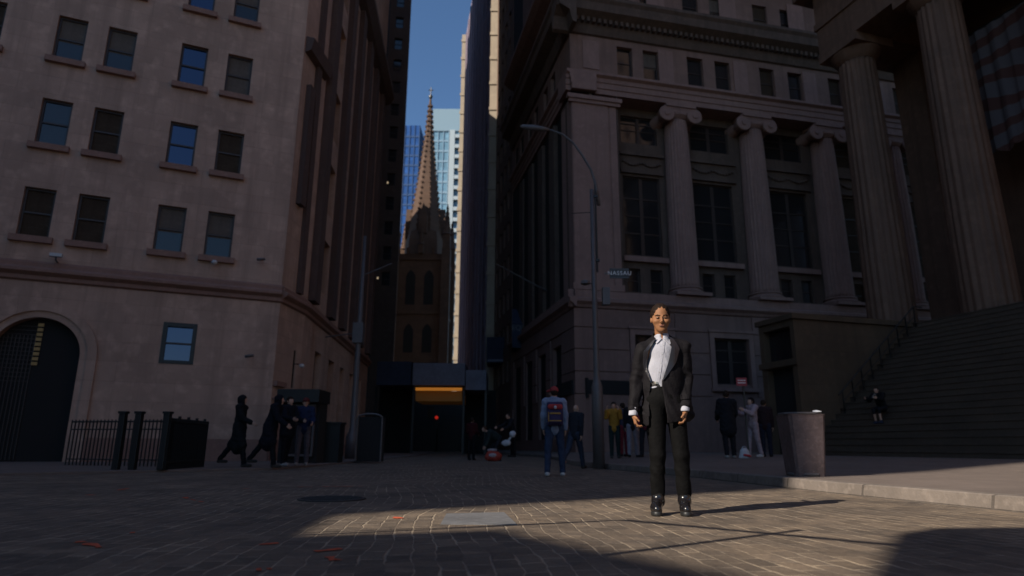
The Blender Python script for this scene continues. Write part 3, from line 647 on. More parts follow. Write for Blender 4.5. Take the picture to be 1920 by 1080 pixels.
sh_ = lambda h: (h/math.tan(R_(SUN_EL))*math.sin(R_(SUN_AZ)), h/math.tan(R_(SUN_EL))*math.cos(R_(SUN_AZ)))
def back_(x, y, h): a_, c_ = sh_(h); return (x-a_, y-c_)
A0 = (-38.1+.06, -20.9-.08); nx, ny = -math.cos(R_(SUN_AZ)), math.sin(R_(SUN_AZ)); bx, by = -math.sin(R_(SUN_AZ)), -math.cos(R_(SUN_AZ))
off_tower("office_tower", "very tall stone tower far left behind the camera shading the whole street", [A0, (A0[0]+27.5*nx, A0[1]+27.5*ny), (A0[0]+27.5*nx+20*bx, A0[1]+27.5*ny+20*by), (A0[0]+20*bx, A0[1]+20*by)], 92, M['stoneR'])
c_ = back_(-.02, 4.76, 18)  # unseen block set back along the sun from its shadow corner
off_tower("stone_hall", "stone hall behind the camera on the left whose roof corner shades the near setts", [c_, (c_[0]-16.4, c_[1]-4.4), (c_[0]-10, c_[1]-20), (c_[0]+9.8, c_[1]-15.1)], 18, M['stoneR'])
c_ = back_(-1.33, 4.37, 12)  # low unseen block placed so its shadow closes the lit strip
off_tower("stone_pavilion", "low stone building left of the camera that ends the sunlit strip", [(c_[0]+.2, c_[1]-2), (c_[0]-.25, c_[1]+2.6), (c_[0]-5, c_[1]+2.6), (c_[0]-5, c_[1]-2)], 12, M['stoneR'])
off_tower("office_tower", "very tall stone tower off to the right behind the camera", [(34, -30), (62, -30), (62, 8), (34, 8)], 95, M["stoneR"])  # added out of view to lower the sky light on the ground
CR = thing("roof_canopy", (-8, -10, 0), "high flat canopy roof behind the camera shading the lower right corner of the square", "canopy")  # invented overhead slab, its outline follows the wanted shadow
c_ = back_(3.1, 4.97, 12)
b = MB(); b.prism([c_, (c_[0]-5.2, c_[1]-7.8), (c_[0]+8, c_[1]-9), (c_[0]+9, c_[1]+1.1)][::-1], 11.6, 12); b.build("roof_slab", M['stoneR'], CR)
for x, y in ((c_[0]+8, c_[1]-.6), (c_[0]+7, c_[1]-8.2)): b = MB(); b.lathe([(.4, 0), (.35, 11.59)], (x, y, 0), 16); b.build("column", M['stoneR'], CR)
SP = thing("signpost", (-3.3, .92, 0), "thin steel post with a crossbar and wire whose shadow crosses the sunlit setts", "post")
b = MB(); x2 = Vector((1.68, 4.54, 0)); hp = 3.9; off = Vector((.809, .588, 0))*(hp/math.tan(R_(33))); base = x2-off
b.tube([base, base+Vector((0, 0, hp+.3))], .03); b.build("post", M['greymetal'], SP)
c0 = Vector((.90, 5.39, hp))-off; c1_ = Vector((2.45, 3.98, hp))-off
b = MB(); b.tube([c0, (c0+c1_)/2+Vector((0, 0, .0)), c1_], .03); b.build("crossbar", M['greymetal'], SP)
c2_ = Vector((-.6, 4.72, hp))-off; c3_ = Vector((-2.2, 4.1, hp))-off
b = MB(); b.tube([c0, c2_, c3_], .022); b.tube([c0+Vector((0, 0, .02)), c2_+Vector((0, .0, .16)), c3_+Vector((0, 0, .3))], .016); b.build("wire", M['iron'], SP)
# ------------------------------------------------------------------ street furniture
def at(px, py, Y):
    d_ = fw+rr*((px-960)/1200)+uu*((540-py)/1200); return Vector((0, 0, CAM_H))+d_*(Y/d_.y)
def text(s_, size, m, parent, loc, rot, name="lettering", ext=.01):
    cu = bpy.data.curves.new(name, 'FONT'); cu.body = s_; cu.size = size; cu.extrude = ext; cu.align_x = 'CENTER'; cu.align_y = 'CENTER'; cu.space_character = 1.15
    tmp = bpy.data.objects.new("t", cu); COL.objects.link(tmp); bpy.context.view_layer.update()
    me = bpy.data.meshes.new_from_object(tmp.evaluated_get(bpy.context.evaluated_depsgraph_get())); bpy.data.objects.remove(tmp)
    me.materials.clear(); me.materials.append(m)
    o = bpy.data.objects.new(name, me); COL.objects.link(o); o.parent = parent; o.location = Vector(loc)-Vector(parent.location); o.rotation_euler = rot; return o
# right lamp post
PY = 17.2; LR = thing("street_lamp", (2.28, PY, sidez(2.28, PY)), "curved arm street lamp in front of the granite bank corner", "street lamp")
x = 2.28; zb = .02
b = MB(); b.lathe([(.155, zb), (.15, zb+2.1), (.12, zb+2.2), (.09, zb+2.3), (.08, zb+2.4), (.075, 4), (.06, 7.75)], (x, PY, 0), 16); b.build("pole", M['greymetal'], LR, True)
b = MB(); pts = [at(px, py, PY) for px, py in ((1123, 385), (1117, 345), (1108, 318), (1093, 293), (1075, 268), (1055, 252), (1030, 243))]; b.tube(pts, [.05, .045, .04, .036, .033, .03, .03]); b.build("arm", M['greymetal'], LR, True)
p0 = at(1030, 243, PY); p1 = at(975, 237, PY); b = MB(); b.tube([p0, p0+(p1-p0)*.25, p0+(p1-p0)*.55, p0+(p1-p0)*.9, p1], [.035, .075, .09, .07, .02], 10); b.build("lamp_head", M['greymetal'], LR, True)
b = MB(); b.tube([(x+.1, PY, 7.9), (x+.1, PY, 5.3)], .03); b.box(x-.05, x+.16, PY-.05, PY+.05, 7.5, 7.56); b.box(x-.05, x+.16, PY-.05, PY+.05, 5.6, 5.66); b.build("conduit", M['iron'], LR)
b = MB(); q = at(1136, 556, PY); b.box(q.x-.1, q.x+.1, PY-.1, PY+.1, q.z-.24, q.z+.24); b.build("control_box", M['greymetal'], LR)
b = MB(); q = at(1098, 531, PY); b.tube([(x, PY, q.z-.03), (q.x+.1, PY, q.z)], .02); b.lathe([(.03, -.06), (.14, -.02), (.12, .06), (.02, .1)], (q.x, PY, q.z), 10); b.build("camera_dome", M['greymetal'], LR)
b = MB(); q = at(1122, 398, PY); b.tube([(x, PY, q.z), at(1072, 400, PY)], .012); b.build("span_wire", M['iron'], LR)
SG = thing("street_sign", tuple(at(1161, 513, PY-.1)), "black street name plate reading NASSAU on the curved arm lamp post", "sign")
q0 = at(1143, 503, PY-.12); q1 = at(1180, 522, PY-.12)
b = MB(); b.box(q0.x, q1.x, PY-.12, PY-.1, q1.z, q0.z); b.build("plate", M['black'], SG)
b = MB(); 
for z in (q1.z+.012, q0.z-.03): b.box(q0.x+.02, q1.x-.02, PY-.125, PY-.1205, z, z+.014)
b.box(q0.x-.14, q0.x, PY-.115, PY-.1, (q0.z+q1.z)/2-.02, (q0.z+q1.z)/2+.02); b.build("plate_edge", M['greymetal'], SG)
text("NASSAU", .16, M['white'], SG, ((q0.x+q1.x)/2, PY-.128, (q0.z+q1.z)/2), (math.pi/2, 0, 0), ext=.002)
# left lamp post
PL = 26.5; q = at(658, 861, PL); xl = q.x; LL = thing("street_lamp", (xl, PL, .05), "tall thin street lamp post on the left pavement with a slanting arm", "street lamp")
qt = at(675, 443, PL)
b = MB(); b.lathe([(.26, .05), (.26, .9), (.17, 1.1), (.13, 1.3), (.11, 5), (.07, qt.z)], (xl, PL, 0), 16); b.build("pole", M['greymetal'], LL, True)
b = MB(); a0 = at(672, 517, PL); a1 = at(734, 494, PL); b.tube([(xl, PL, a0.z), a1], .03); b.build("arm", M['greymetal'], LL)
b = MB(); a2 = at(665, 628, PL); b.box(xl-.22, xl+.2, PL-.2, PL+.2, a2.z-.35, a2.z+.5); b.tube([(xl, PL, a2.z+.1), at(610, 632, PL)], .025); b.build("signal_box", M['greymetal'], LL)
# telephone kiosk style newsstand
KY = 19.3; q0 = at(512, 868, KY); q1 = at(597, 730, KY)
KS = thing("street_kiosk", ((q0.x+q1.x)/2, KY+.4, .05), "black kiosk with pale framed glass doors at the corner of the left building", "kiosk")
x0, x1, zt_ = q0.x, q1.x, q1.z
b = MB(); b.box(x0, x1, KY+.3, KY+1.1, .05, zt_-.38); b.build("body", M['interior'], KS)
b = MB(); b.box(x0-.05, x1+.05, KY-.05, KY+1.15, zt_-.38, zt_); b.build("roof", M['iron'], KS)
b = MB(); xa = x0+.16
for u in (xa, (xa+x1-.1)/2, x1-.16): b.box(u, u+.06, KY+.2, KY+.29, .25, zt_-.45)
for z in (.25, zt_-.5): b.box(xa, x1-.1, KY+.19, KY+.285, z, z+.06)
b.build("door_frame", M['greymetal'], KS)
b = MB(); b.box(xa, x1-.1, KY+.292, KY+.298, .3, zt_-.5); b.build("glass", M['glass'], KS)
# dark boxes further along
def boxy(name, label, cat, px0, px1, ptop, pbot, Y, m, dep=.6, arch=False):
    a_ = at(px0, pbot, Y); c_ = at(px1, ptop, Y); t = thing(name, ((a_.x+c_.x)/2, Y, .05), label, cat)
    b = MB(); b.box(a_.x, c_.x, Y, Y+dep, .05, c_.z-(.1 if arch else 0)); b.build("body", m, t); b = MB()
    if arch: 
        K = 12; mx_ = (a_.x+c_.x)/2; rx = (c_.x-a_.x)/2+.03
        b.tube([(mx_-rx, Y-.03, .05)]+[(mx_-rx*math.cos(math.pi*i/K), Y-.03, c_.z-.14+.14*math.sin(math.pi*i/K)) for i in range(K+1)]+[(mx_+rx, Y-.03, .05)], .03); b.build("rim", M['greymetal'], t)
    else: b.box(a_.x-.04, c_.x+.04, Y-.04, Y+dep+.04, c_.z, c_.z+.06); b.build("lid", M['iron'], t)
    return t
boxy("waste_bin", "dark square waste bin right of the kiosk", "bin", 602, 638, 795, 862, 20.5, M['iron'])
boxy("utility_cabinet", "dark cabinet with a rounded pale rim right of the left lamp post", "cabinet", 668, 716, 776, 862, 22, M['interior'], .7, True)
# fence and bollards on the left
FY = 13.9; g0 = at(306, 884, FY)
def bollard(px, lb):
    q = at(px, 884, FY); t = thing("bollard", (q.x, FY, .05), lb, "bollard", "black posts by the iron fence")
    b = MB(); b.box(q.x-.065, q.x+.065, FY-.065, FY+.065, .05, 1.2); bevel(b.build("post", M['iron'], t), .01); b = MB(); b.box(q.x-.08, q.x+.08, FY-.08, FY+.08, 1.201, 1.25); b.build("cap", M['iron'], t)
bollard(216, "leftmost of the three thick black posts by the iron fence"); bollard(247, "middle of the three thick black posts by the iron fence"); bollard(301, "thick black post where the iron fence turns away")
FN = thing("iron_fence", (-9.3, 16.2, .05), "black iron railing in front of the arched doorway wall", "fence")
fa, fb = at(122, 872, 16.8), at(306, 872, 16.0)
b = MB(); K = 26
for i in range(K+1): p_ = fa.lerp(fb, i/K); b.box(p_.x-.012, p_.x+.012, p_.y-.012, p_.y+.012, .05, 1.17)
b.build("bars", M['iron'], FN)
b = MB(); b.tube([(fa.x, fa.y, 1.12), (fb.x, fb.y, 1.12)], .022); b.tube([(fa.x, fa.y, .93), (fb.x, fb.y, .93)], .016); b.tube([(fa.x, fa.y, .2), (fb.x, fb.y, .2)], .016); b.build("rails", M['iron'], FN)
FN2 = thing("iron_fence", (-8.2, 14.8, .05), "dense black fence panel running away to the left of the walking people", "fence")
fa = Vector((at(306, 884, FY).x, FY, 0)); fb = at(380, 872, 16.0)
b = MB(); K = 22
for i in range(K+1): p_ = fa.lerp(fb, i/K); b.box(p_.x-.03, p_.x+.03, p_.y-.012, p_.y+.012, .05, 1.12+(.05 if i % 5 == 0 else 0))
b.build("bars", M['iron'], FN2)
b = MB(); b.tube([(fa.x, fa.y, 1.05), (fb.x, fb.y, 1.05)], .03); b.tube([(fa.x, fa.y, .2), (fb.x, fb.y, .2)], .03); b.build("rails", M['iron'], FN2)
# security cameras and floodlight on the left building
def wallcam(px, py, lb, Mf=FL, dome=False):
    a_ = Mf.inverted(); o_ = a_ @ Vector((0, 0, CAM_H)); d_ = (a_.to_3x3() @ (fw+rr*((px-960)/1200)+uu*((540-py)/1200))); h_ = o_+d_*((-.35-o_.y)/d_.y)
    t = thing("security_camera", tuple(Mf @ h_), lb, "camera"); Q = Mf @ Matrix.Translation(h_)
    b = MB(Q); b.lathe([(.02, -.1), (.09, -.07), (.1, 0), (.06, .05)], n=12) if dome else b.tube([(-.14, -.02, -.03), (.12, 0, .02)], .05, 10); b.build("housing", M['palemetal'] if dome else M['greymetal'], t, True)
    b = MB(Q); b.tube([(0, 0, .03), (0, .35, .06)], .018); b.build("bracket", M['iron'], t); return t
wallcam(402, 491, "small dome camera below the last window of the left building", dome=True)
wallcam(490, 486, "small camera right of the window row on the left building")
wallcam(468, 667, "small camera on the lower wall above the walking people")
wallcam(566, 685, "pale dome camera on the rounded corner of the left building", C1, True)
t = thing("floodlight", tuple(at(100, 490, 19)), "pale floodlight on the ledge above the arched doorway", "light"); Q = FL @ Matrix.Translation((-4.35, -.3, 6.22))
t.location = Q @ Vector((0, 0, 0)); b = MB(Q); b.box(-.16, .16, -.1, .06, 0, .1); b.build("housing", M['palemetal'], t); b = MB(Q); b.tube([(0, .05, -.1), (0, .3, -.1)], .02); b.box(-.02, .02, .0, .04, -.1, -.001); b.build("bracket", M['iron'], t)
# litter bin with liner on the right pavement
BX, BY = 4.60, 10.4; zb = sidez(BX, BY)
BN = thing("litter_bin", (BX, BY, zb), "dull pinkish lined litter bin standing on the right pavement", "bin")
b = MB(Matrix.Translation((BX, BY, zb)))
b.add([(x*.245*s, y*.245*s, z) for z, s in ((.0, .9), (.05, .92), (.5, 1.04), (.9, 1.14), (.94, 1.18)) for x, y in ((-1, -.85), (-.85, -1), (.85, -1), (1, -.85), (1, .85), (.85, 1), (-.85, 1), (-1, .85))],
      [(j*8+i, j*8+(i+1) % 8, j*8+8+(i+1) % 8, j*8+8+i) for j in range(4) for i in range(8)]+[tuple(range(7, -1, -1)), tuple(range(32, 40))]); b.build("liner", M['binliner'], BN)
b = MB(Matrix.Translation((BX, BY, zb))); b.tube([(.305*math.cos(i*math.pi/4+.39), .305*math.sin(i*math.pi/4+.39), .95) for i in range(9)], .02); b.build("rim", M['greymetal'], BN); b = MB(Matrix.Translation((BX, BY, zb))); b.tube([(.24*math.cos(i*math.pi/4+.39), .24*math.sin(i*math.pi/4+.39), .03) for i in range(9)], .025)
b.build("foot_ring", M['greymetal'], BN)
b = MB(Matrix.Translation((BX+.18, BY-.2, zb+.96))); b.add([(-.06, -.03, 0), (.07, -.04, .02), (.08, .05, .01), (-.04, .05, .035), (0, 0, .045)], [(0, 1, 4), (1, 2, 4), (2, 3, 4), (3, 0, 4), (3, 2, 1, 0)])
t = thing("paper_scrap", (BX+.18, BY-.2, zb+.96), "crumpled white paper on top of the lined litter bin", "paper"); b.build("sheet", M['white'], t)
# red sign
SY = 19; q = at(1391, 716, SY); t = thing("road_sign", (q.x, SY, .28), "small red sign on a thin dark post by the granite bank", "sign")
b = MB(); b.box(q.x+.02, q.x+.06, SY, SY+.04, .28, q.z+.12); b.build("post", M['iron'], t); b = MB(); b.box(q.x-.17, q.x+.14, SY-.02, SY-.003, q.z-.12, q.z+.12); b.build("plate", M['redsign'], t)
b = MB(); b.box(q.x-.13, q.x+.1, SY-.025, SY-.0205, q.z-.04, q.z-.02); b.box(q.x-.13, q.x+.1, SY-.025, SY-.0205, q.z+.03, q.z+.05); b.build("white_bars", M['white'], t)
# canopies on the far right row
CN = thing("shop_canopy", (1.6, 49.5, 9), "dark awning lettered EQUINOX over the far pavement", "awning")
q0 = at(960, 652, 49); q1 = at(1024, 572, 49)
b = MB(); b.add([(q0.x, 49, q0.z), (q1.x, 49, q0.z), (q1.x, 49, q0.z+1.9), (q0.x, 49, q0.z+1.9), (q0.x, 51.5, q1.z+.2), (q1.x, 51.5, q1.z+.2), (q0.x, 51.5, q0.z), (q1.x, 51.5, q0.z)],
      [(0, 1, 2, 3), (3, 2, 5, 4), (0, 3, 4, 6), (1, 7, 5, 2), (0, 6, 7, 1), (4, 5, 7, 6)]); b.build("cloth", M['navy'], CN)
text("EQUINOX", .55, M['greymetal'], CN, ((q0.x+q1.x)/2+.0, 48.98, at(990, 615, 49).z), (math.pi/2, 0, 0))
b = MB(); b.tube([(q1.x-.1, 49.1, q0.z), (q1.x-.1, 49.1, .3)], .05); b.build("post", M['iron'], CN)
CN2 = thing("shop_canopy", (-.9, 58, 8), "second dark awning further along the right side of the street", "awning")
q0 = at(912, 680, 58); q1 = at(972, 632, 58); b = MB(); b.box(q0.x, q1.x, 58, 61, q0.z, q1.z); b.build("cloth", M['navy'], CN2)
b = MB(); b.box(q0.x+.1, q1.x-.1, 57.9, 57.99, q0.z+.1, q0.z+.3); b.build("valance", M['shed'], CN2)
FP = thing("flagpole", tuple(at(1045, 556, 43)), "bare slanting flagpole on the side wall of the granite bank", "flagpole")
b = MB(); b.tube([at(1045, 556, 43), at(930, 495, 41.5)], [.07, .045]); b.build("pole", M['greymetal'], FP); b = MB(); q = at(1047, 558, 43); b.box(q.x-.15, q.x+.5, 42.9, 43.3, q.z-.3, q.z+.3); b.build("bracket", M['iron'], FP)
# canopy at the end of the street
EY = 46; EC = thing("street_canopy", (at(825, 700, EY).x, EY, 0), "grey panelled canopy with a glowing orange strip across the end of the street", "canopy")
def pb(b, px0, px1, pt, pbm, y0, y1, M_=None): a_ = at(px0, pbm, y0); c_ = at(px1, pt, y0); b.box(a_.x, c_.x, y0, y1, a_.z, c_.z)
b = MB(); pb(b, 773, 872, 681, 722, EY, EY+5); b.build("fascia", M['shed'], EC)
b = MB(); pb(b, 873, 912, 694, 731, EY+.4, EY+5); b.build("side_fascia", M['shed'], EC)
b = MB(); pb(b, 705, 772, 678, 722, EY+.2, EY+5); b.build("side_fascia", M['navy'], EC)
b = MB(); pb(b, 779, 866, 727, 732, EY-.1, EY+.1); b.build("light_strip", M['orange'], EC)
b = MB(); pb(b, 779, 866, 734, 752, EY+.5, EY+4.5); b.build("soffit_panel", M['soffit'], EC)
for px in (776, 870, 706, 911): b = MB(); a_ = at(px, 725, EY+1); b.box(a_.x-.08, a_.x+.08, EY+1, EY+1.16, 0, a_.z); b.build("post", M['iron'], EC)
b = MB(); pb(b, 705, 777, 723, 860, EY+4.9, EY+5); b.build("hoarding", M['interior'], EC); b = MB(); pb(b, 868, 930, 732, 860, EY+4.9, EY+5); b.build("hoarding", M['interior'], EC)  # dark sheets added for the shade under the canopy
HO = thing("site_hoarding", (at(822, 800, 66).x, 66, 0), "dark hoarding far behind the canopy at the end of the street", "hoarding")  # dark sheet added to fill the canopy opening with deep shade
b = MB(); pb(b, 766, 880, 748, 850, 66, 66.3); b.build("boards", M['iron'], HO)
b = MB(); pb(b, 801, 814, 765, 784, 65.9, 65.99); b.build("ochre_panel", M['ochre'], HO)
TL = thing("traffic_light", (at(819, 783, 62).x, 62, 0), "distant red traffic light seen under the canopy", "traffic light")
q = at(819, 783, 62); b = MB(); b.lathe([(.02, -.16), (.14, -.08), (.17, 0), (.14, .08), (.02, .16)], (q.x, 61.8, q.z), 12); b.build("red_lens", M['redlamp'], TL, True)
b = MB(); b.box(q.x-.2, q.x+.2, 61.95, 62.3, q.z-1.0, q.z+.3); b.build("housing", M['black'], TL); b = MB(); b.tube([(q.x, 62.4, 0), (q.x, 62.4, q.z)], .07); b.build("post", M['iron'], TL)
# road plate, manhole, spray marks
t = MB(); pc = [(-.52, 5.02), (.05, 5.0), (-.06, 5.92), (-.55, 5.78)]; t.prism(pc, .001, .006)
o = t.build("road_plate", M['plate']); tag(o, "grey steel plate lying flush in the sunlit setts", "plate")
MH = thing("manhole_cover", (-1.93, 7.25, 0), "round dark manhole cover in the shaded setts", "manhole cover")
b = MB(); b.lathe([(.36, .002), (.36, .012), (.34, .014)], (-1.93, 7.25, 0), 40); b.build("lid", M['manhole'], MH)
b = MB()
for i in range(-4, 5): w2 = math.sqrt(max(0, .1-(i*.07)**2)); b.box(-1.93-w2, -1.93+w2, 7.25+i*.07-.012, 7.25+i*.07+.012, .0145, .02)
b.build("tread", M['manhole'], MH)
def gpt(px, py):
    d_ = fw+rr*((px-960)/1200)+uu*((540-py)/1200); k_ = -CAM_H/d_.z; return d_*k_
def splash(pts, wd):
    b = MB()
    for (x0, y0), (x1, y1) in pts:
        a_, c_ = gpt(x0, y0), gpt(x1, y1); dv = (c_-a_); L_ = dv.length; dv.normalize(); nn = Vector((-dv.y, dv.x, 0)); K = max(3, int(L_/.06)); vs = []
        for i in range(K+1):
            p_ = a_.lerp(c_, i/K); ww = wd*(.25+random.random()); jo = random.uniform(-.3, .3)*wd; vs += [(p_.x+nn.x*(ww+jo), p_.y+nn.y*(ww+jo), .005), (p_.x-nn.x*(ww-jo), p_.y-nn.y*(ww-jo), .005)]
        fs = [(2*i, 2*i+1, 2*i+3, 2*i+2) for i in range(K) if random.random() > .25]; b.add(vs, fs)
    o = b.build("paint_marks", M['paint']); tag(o, kind="structure")
splash([((235, 1000), (262, 999)), ((148, 1016), (195, 1030)), ((485, 1022), (540, 1018)), ((480, 1070), (510, 1068)), ((740, 970), (750, 973))], .035)
splash([((540, 914), (680, 912)), ((345, 933), (380, 942)), ((220, 920), (240, 916)), ((455, 917), (480, 915)), ((155, 928), (175, 929)), ((590, 1035), (640, 1030)), ((620, 1045), (635, 1060))], .03)
# ------------------------------------------------------------------ people: one smooth surface from blended round cones
class SDF:
    def __init__(s): s.p = []
    def cone(s, a, b, ra, rb=None, k=.02, fy=1., neg=False): s.p.append(('c', np.array(a, float), np.array(b, float), ra, ra if rb is None else rb, fy, k, neg)); return s
    def ell(s, c, r, k=.02, rz=0, neg=False): s.p.append(('e', np.array(c, float), np.array(r, float), rz, 0, 1, k, neg)); return s
    def box(s, c, r, rad=.01, k=.01, neg=False, rx=0, rz=0): s.p.append(('b', np.array(c, float), np.array(r, float), rad, (rx, rz), 1, k, neg)); return s
    @staticmethod
    def _d(q, X):
        t, a, b, r0_, r1_, fy, k, neg = q
        if t == 'c':
            P = X-a; ba = b-a; sc = np.array([1, 1/fy, 1.]); P = P*sc; ba = ba*sc; h = np.clip((P@ba)/max(ba@ba, 1e-9), 0, 1)
            return (np.linalg.norm(P-h[..., None]*ba, axis=-1)-(r0_+(r1_-r0_)*h))*min(1, fy)
        if t == 'e':
            P = X-a
            if r0_: c_, s_ = math.cos(r0_), math.sin(r0_); P = np.stack([P[..., 0]*c_+P[..., 1]*s_, -P[..., 0]*s_+P[..., 1]*c_, P[..., 2]], -1)
            k0 = np.linalg.norm(P/b, axis=-1); k1 = np.linalg.norm(P/b**2, axis=-1)+1e-9; return k0*(k0-1)/k1
        P = X-a; rx, rz = r1_
        if rz: c_, s_ = math.cos(rz), math.sin(rz); P = np.stack([P[..., 0]*c_+P[..., 1]*s_, -P[..., 0]*s_+P[..., 1]*c_, P[..., 2]], -1)
        if rx: c_, s_ = math.cos(rx), math.sin(rx); P = np.stack([P[..., 0], P[..., 1]*c_+P[..., 2]*s_, -P[..., 1]*s_+P[..., 2]*c_], -1)
        Q = np.abs(P)-(b-r0_); return np.linalg.norm(np.maximum(Q, 0), axis=-1)+np.minimum(Q.max(-1), 0)-r0_
    def _bb(s, q):
        if q[0] == 'c': r = max(q[3], q[4]); return np.minimum(q[1], q[2])-r, np.maximum(q[1], q[2])+r
        r = np.linalg.norm(q[2]) if (q[0] == 'b' or q[3]) else q[2]; return q[1]-r, q[1]+r
    def ev(s, X):
        d = None
        for q in s.p:
            v = s._d(q, X); k = q[6]
            if d is None: d = v; continue
            if q[7]: h = np.clip(.5-.5*(d+v)/k, 0, 1); d = d*(1-h)+(-v)*h+k*h*(1-h)
            else: h = np.clip(.5+.5*(d-v)/k, 0, 1); d = d*(1-h)+v*h-k*h*(1-h)
        return d
    def mesh(s, vox, disp=None):
        lo = np.min([s._bb(q)[0] for q in s.p if not q[7]], 0)-3*vox; hi = np.max([s._bb(q)[1] for q in s.p if not q[7]], 0)+3*vox
        n = np.ceil((hi-lo)/vox).astype(int)+1; D = np.full(n, 9., np.float32)
        for q in s.p:
            a, b = s._bb(q); m = q[6]+3*vox; i0 = np.clip(((a-m-lo)/vox).astype(int), 0, n-1); i1 = np.clip(((b+m-lo)/vox).astype(int)+2, 1, n)
            if (i1 <= i0).any(): continue
            ax = [lo[i]+vox*np.arange(i0[i], i1[i]) for i in range(3)]; X = np.stack(np.meshgrid(*ax, indexing='ij'), -1)
            v = s._d(q, X); sl = tuple(slice(i0[i], i1[i]) for i in range(3)); d = D[sl]; k = q[6]
            if q[7]: h = np.clip(.5-.5*(d+v)/k, 0, 1); D[sl] = d*(1-h)+(-v)*h+k*h*(1-h)
            else: h = np.clip(.5+.5*(d-v)/k, 0, 1); D[sl] = np.where(d > 8, v, d*(1-h)+v*h-k*h*(1-h))
        if disp is not None:
            ax = [lo[i]+vox*np.arange(n[i]) for i in range(3)]; X = np.stack(np.meshgrid(*ax, indexing='ij'), -1); D = D+disp(X)
        return nets(D, lo, vox)
def nets(D, lo, vox):
    ins = D < 0; nx_, ny_, nz_ = D.shape
    acc = np.zeros((nx_-1, ny_-1, nz_-1, 3)); cnt = np.zeros((nx_-1, ny_-1, nz_-1))
    cs = [(i, j, k) for i in (0, 1) for j in (0, 1) for k in (0, 1)]
    sl = lambda c: tuple(slice(c[i], D.shape[i]-1+c[i]) for i in range(3))
    for c in cs:
        for a in range(3):
            if c[a]: continue
            e = list(c); e[a] = 1; A = D[sl(c)]; B = D[sl(e)]; m = (A < 0) != (B < 0); t = np.where(m, A/np.where(m, A-B, 1), 0)
            for i in range(3): acc[..., i] += np.where(m, c[i]+(t if i == a else 0), 0)
            cnt += m
    act = cnt > 0; idx = -np.ones(cnt.shape, int); idx[act] = np.arange(act.sum()); w_ = np.argwhere(act)
    V = lo+vox*(w_+acc[act]/cnt[act][:, None]); F = []
    for a in range(3):
        e = [0, 0, 0]; e[a] = 1; A = ins[tuple(slice(0, D.shape[i]-e[i]) for i in range(3))]; B = ins[tuple(slice(e[i], D.shape[i]) for i in range(3))]
        q = np.argwhere(A != B); u, v = (a+1) % 3, (a+2) % 3; q = q[(q[:, u] > 0) & (q[:, v] > 0) & (q[:, u] < D.shape[u]-1) & (q[:, v] < D.shape[v]-1)]
        if not len(q): continue
        fl = A[q[:, 0], q[:, 1], q[:, 2]]
        def g_(du, dv): p = q.copy(); p[:, u] -= du; p[:, v] -= dv; return idx[p[:, 0], p[:, 1], p[:, 2]]
        f = np.stack([g_(1, 1), g_(0, 1), g_(0, 0), g_(1, 0)], 1); f = np.where(fl[:, None], f, f[:, ::-1]); F.append(f)
    return V, np.concatenate(F)
def sobj(name, parts, m, parent, smooth=True):
    """join several SDF meshes into one mesh object"""
    Vs = []; Fs = []; n = 0
    for V, F in parts: Vs.append(V); Fs.append(F+n); n += len(V)
    V = np.concatenate(Vs); F = np.concatenate(Fs); me = bpy.data.meshes.new(name); me.from_pydata(V.tolist(), [], F.tolist()); me.update()
    me.polygons.foreach_set('use_smooth', [smooth]*len(me.polygons)); me.materials.append(m)
    o = bpy.data.objects.new(name, me); COL.objects.link(o); o.parent = parent; return o
def cloth(name, col, **k):
    a = dict(rough=.9, var=.25, vscale=6, bump=.25, bscale=40, spec=.08); a.update(k); return mat(name, col, **a)
SK = mat("brown_skin", (.27, .125, .06), .6, .08, 8, spec=.25); SK2 = mat("light_skin", (.48, .28, .2), .55, .08, 8)
HA = cloth("dark_hair", (.02, .014, .011), rough=.6)
def rot(v, ax, a):
    return np.array(Matrix.Rotation(a, 3, ax) @ Vector(v))
def hand(s, w_, dirv, palm_n, side, sc=1., curl=.5, grip=0):
    """hand SDF: w_ wrist, dirv along the hand, palm_n palm normal, side = thumb direction"""
    d = np.array(dirv, float); d /= np.linalg.norm(d); p = np.array(palm_n, float); p -= d*(p@d); p /= np.linalg.norm(p); t = np.cross(d, p)
    if t@np.array(side, float) < 0: t = -t
    w_ = np.array(w_, float); L = .09*sc
    s.cone(w_-d*.03, w_+d*.02, .024*sc, .026*sc, .01)
    for q in (-.024, -.008, .008, .024): s.cone(w_+d*.015+t*q*.6*sc, w_+d*L+t*q*sc, .017*sc, .0145*sc, .008)
    for q, ln in ((.029, .066), (.0095, .076), (-.010, .070), (-.029, .054)):
        a = w_+d*(L+.004*sc)+t*q*sc; c1_, c2_, c3_ = curl*.6, curl*1.5, curl*2.1; l = ln*sc; prev = a; 
        for ang, fr_ in ((c1_, .45), (c2_, .31), (c3_, .24)):
            nx_ = prev+(d*math.cos(ang)+p*math.sin(ang))*l*fr_; s.cone(prev, nx_, .0092*sc, .0082*sc, .0025); prev = nx_
    a = w_+d*.028*sc+t*.024*sc; b = a+(d*.55+t*.6+p*.35)*.042*sc; c = b+(d*.85+t*.05+p*.5)*.034*sc
    s.cone(a, b, .013*sc, .0115*sc, .006); s.cone(b, c, .0112*sc, .0088*sc, .004)
    return s
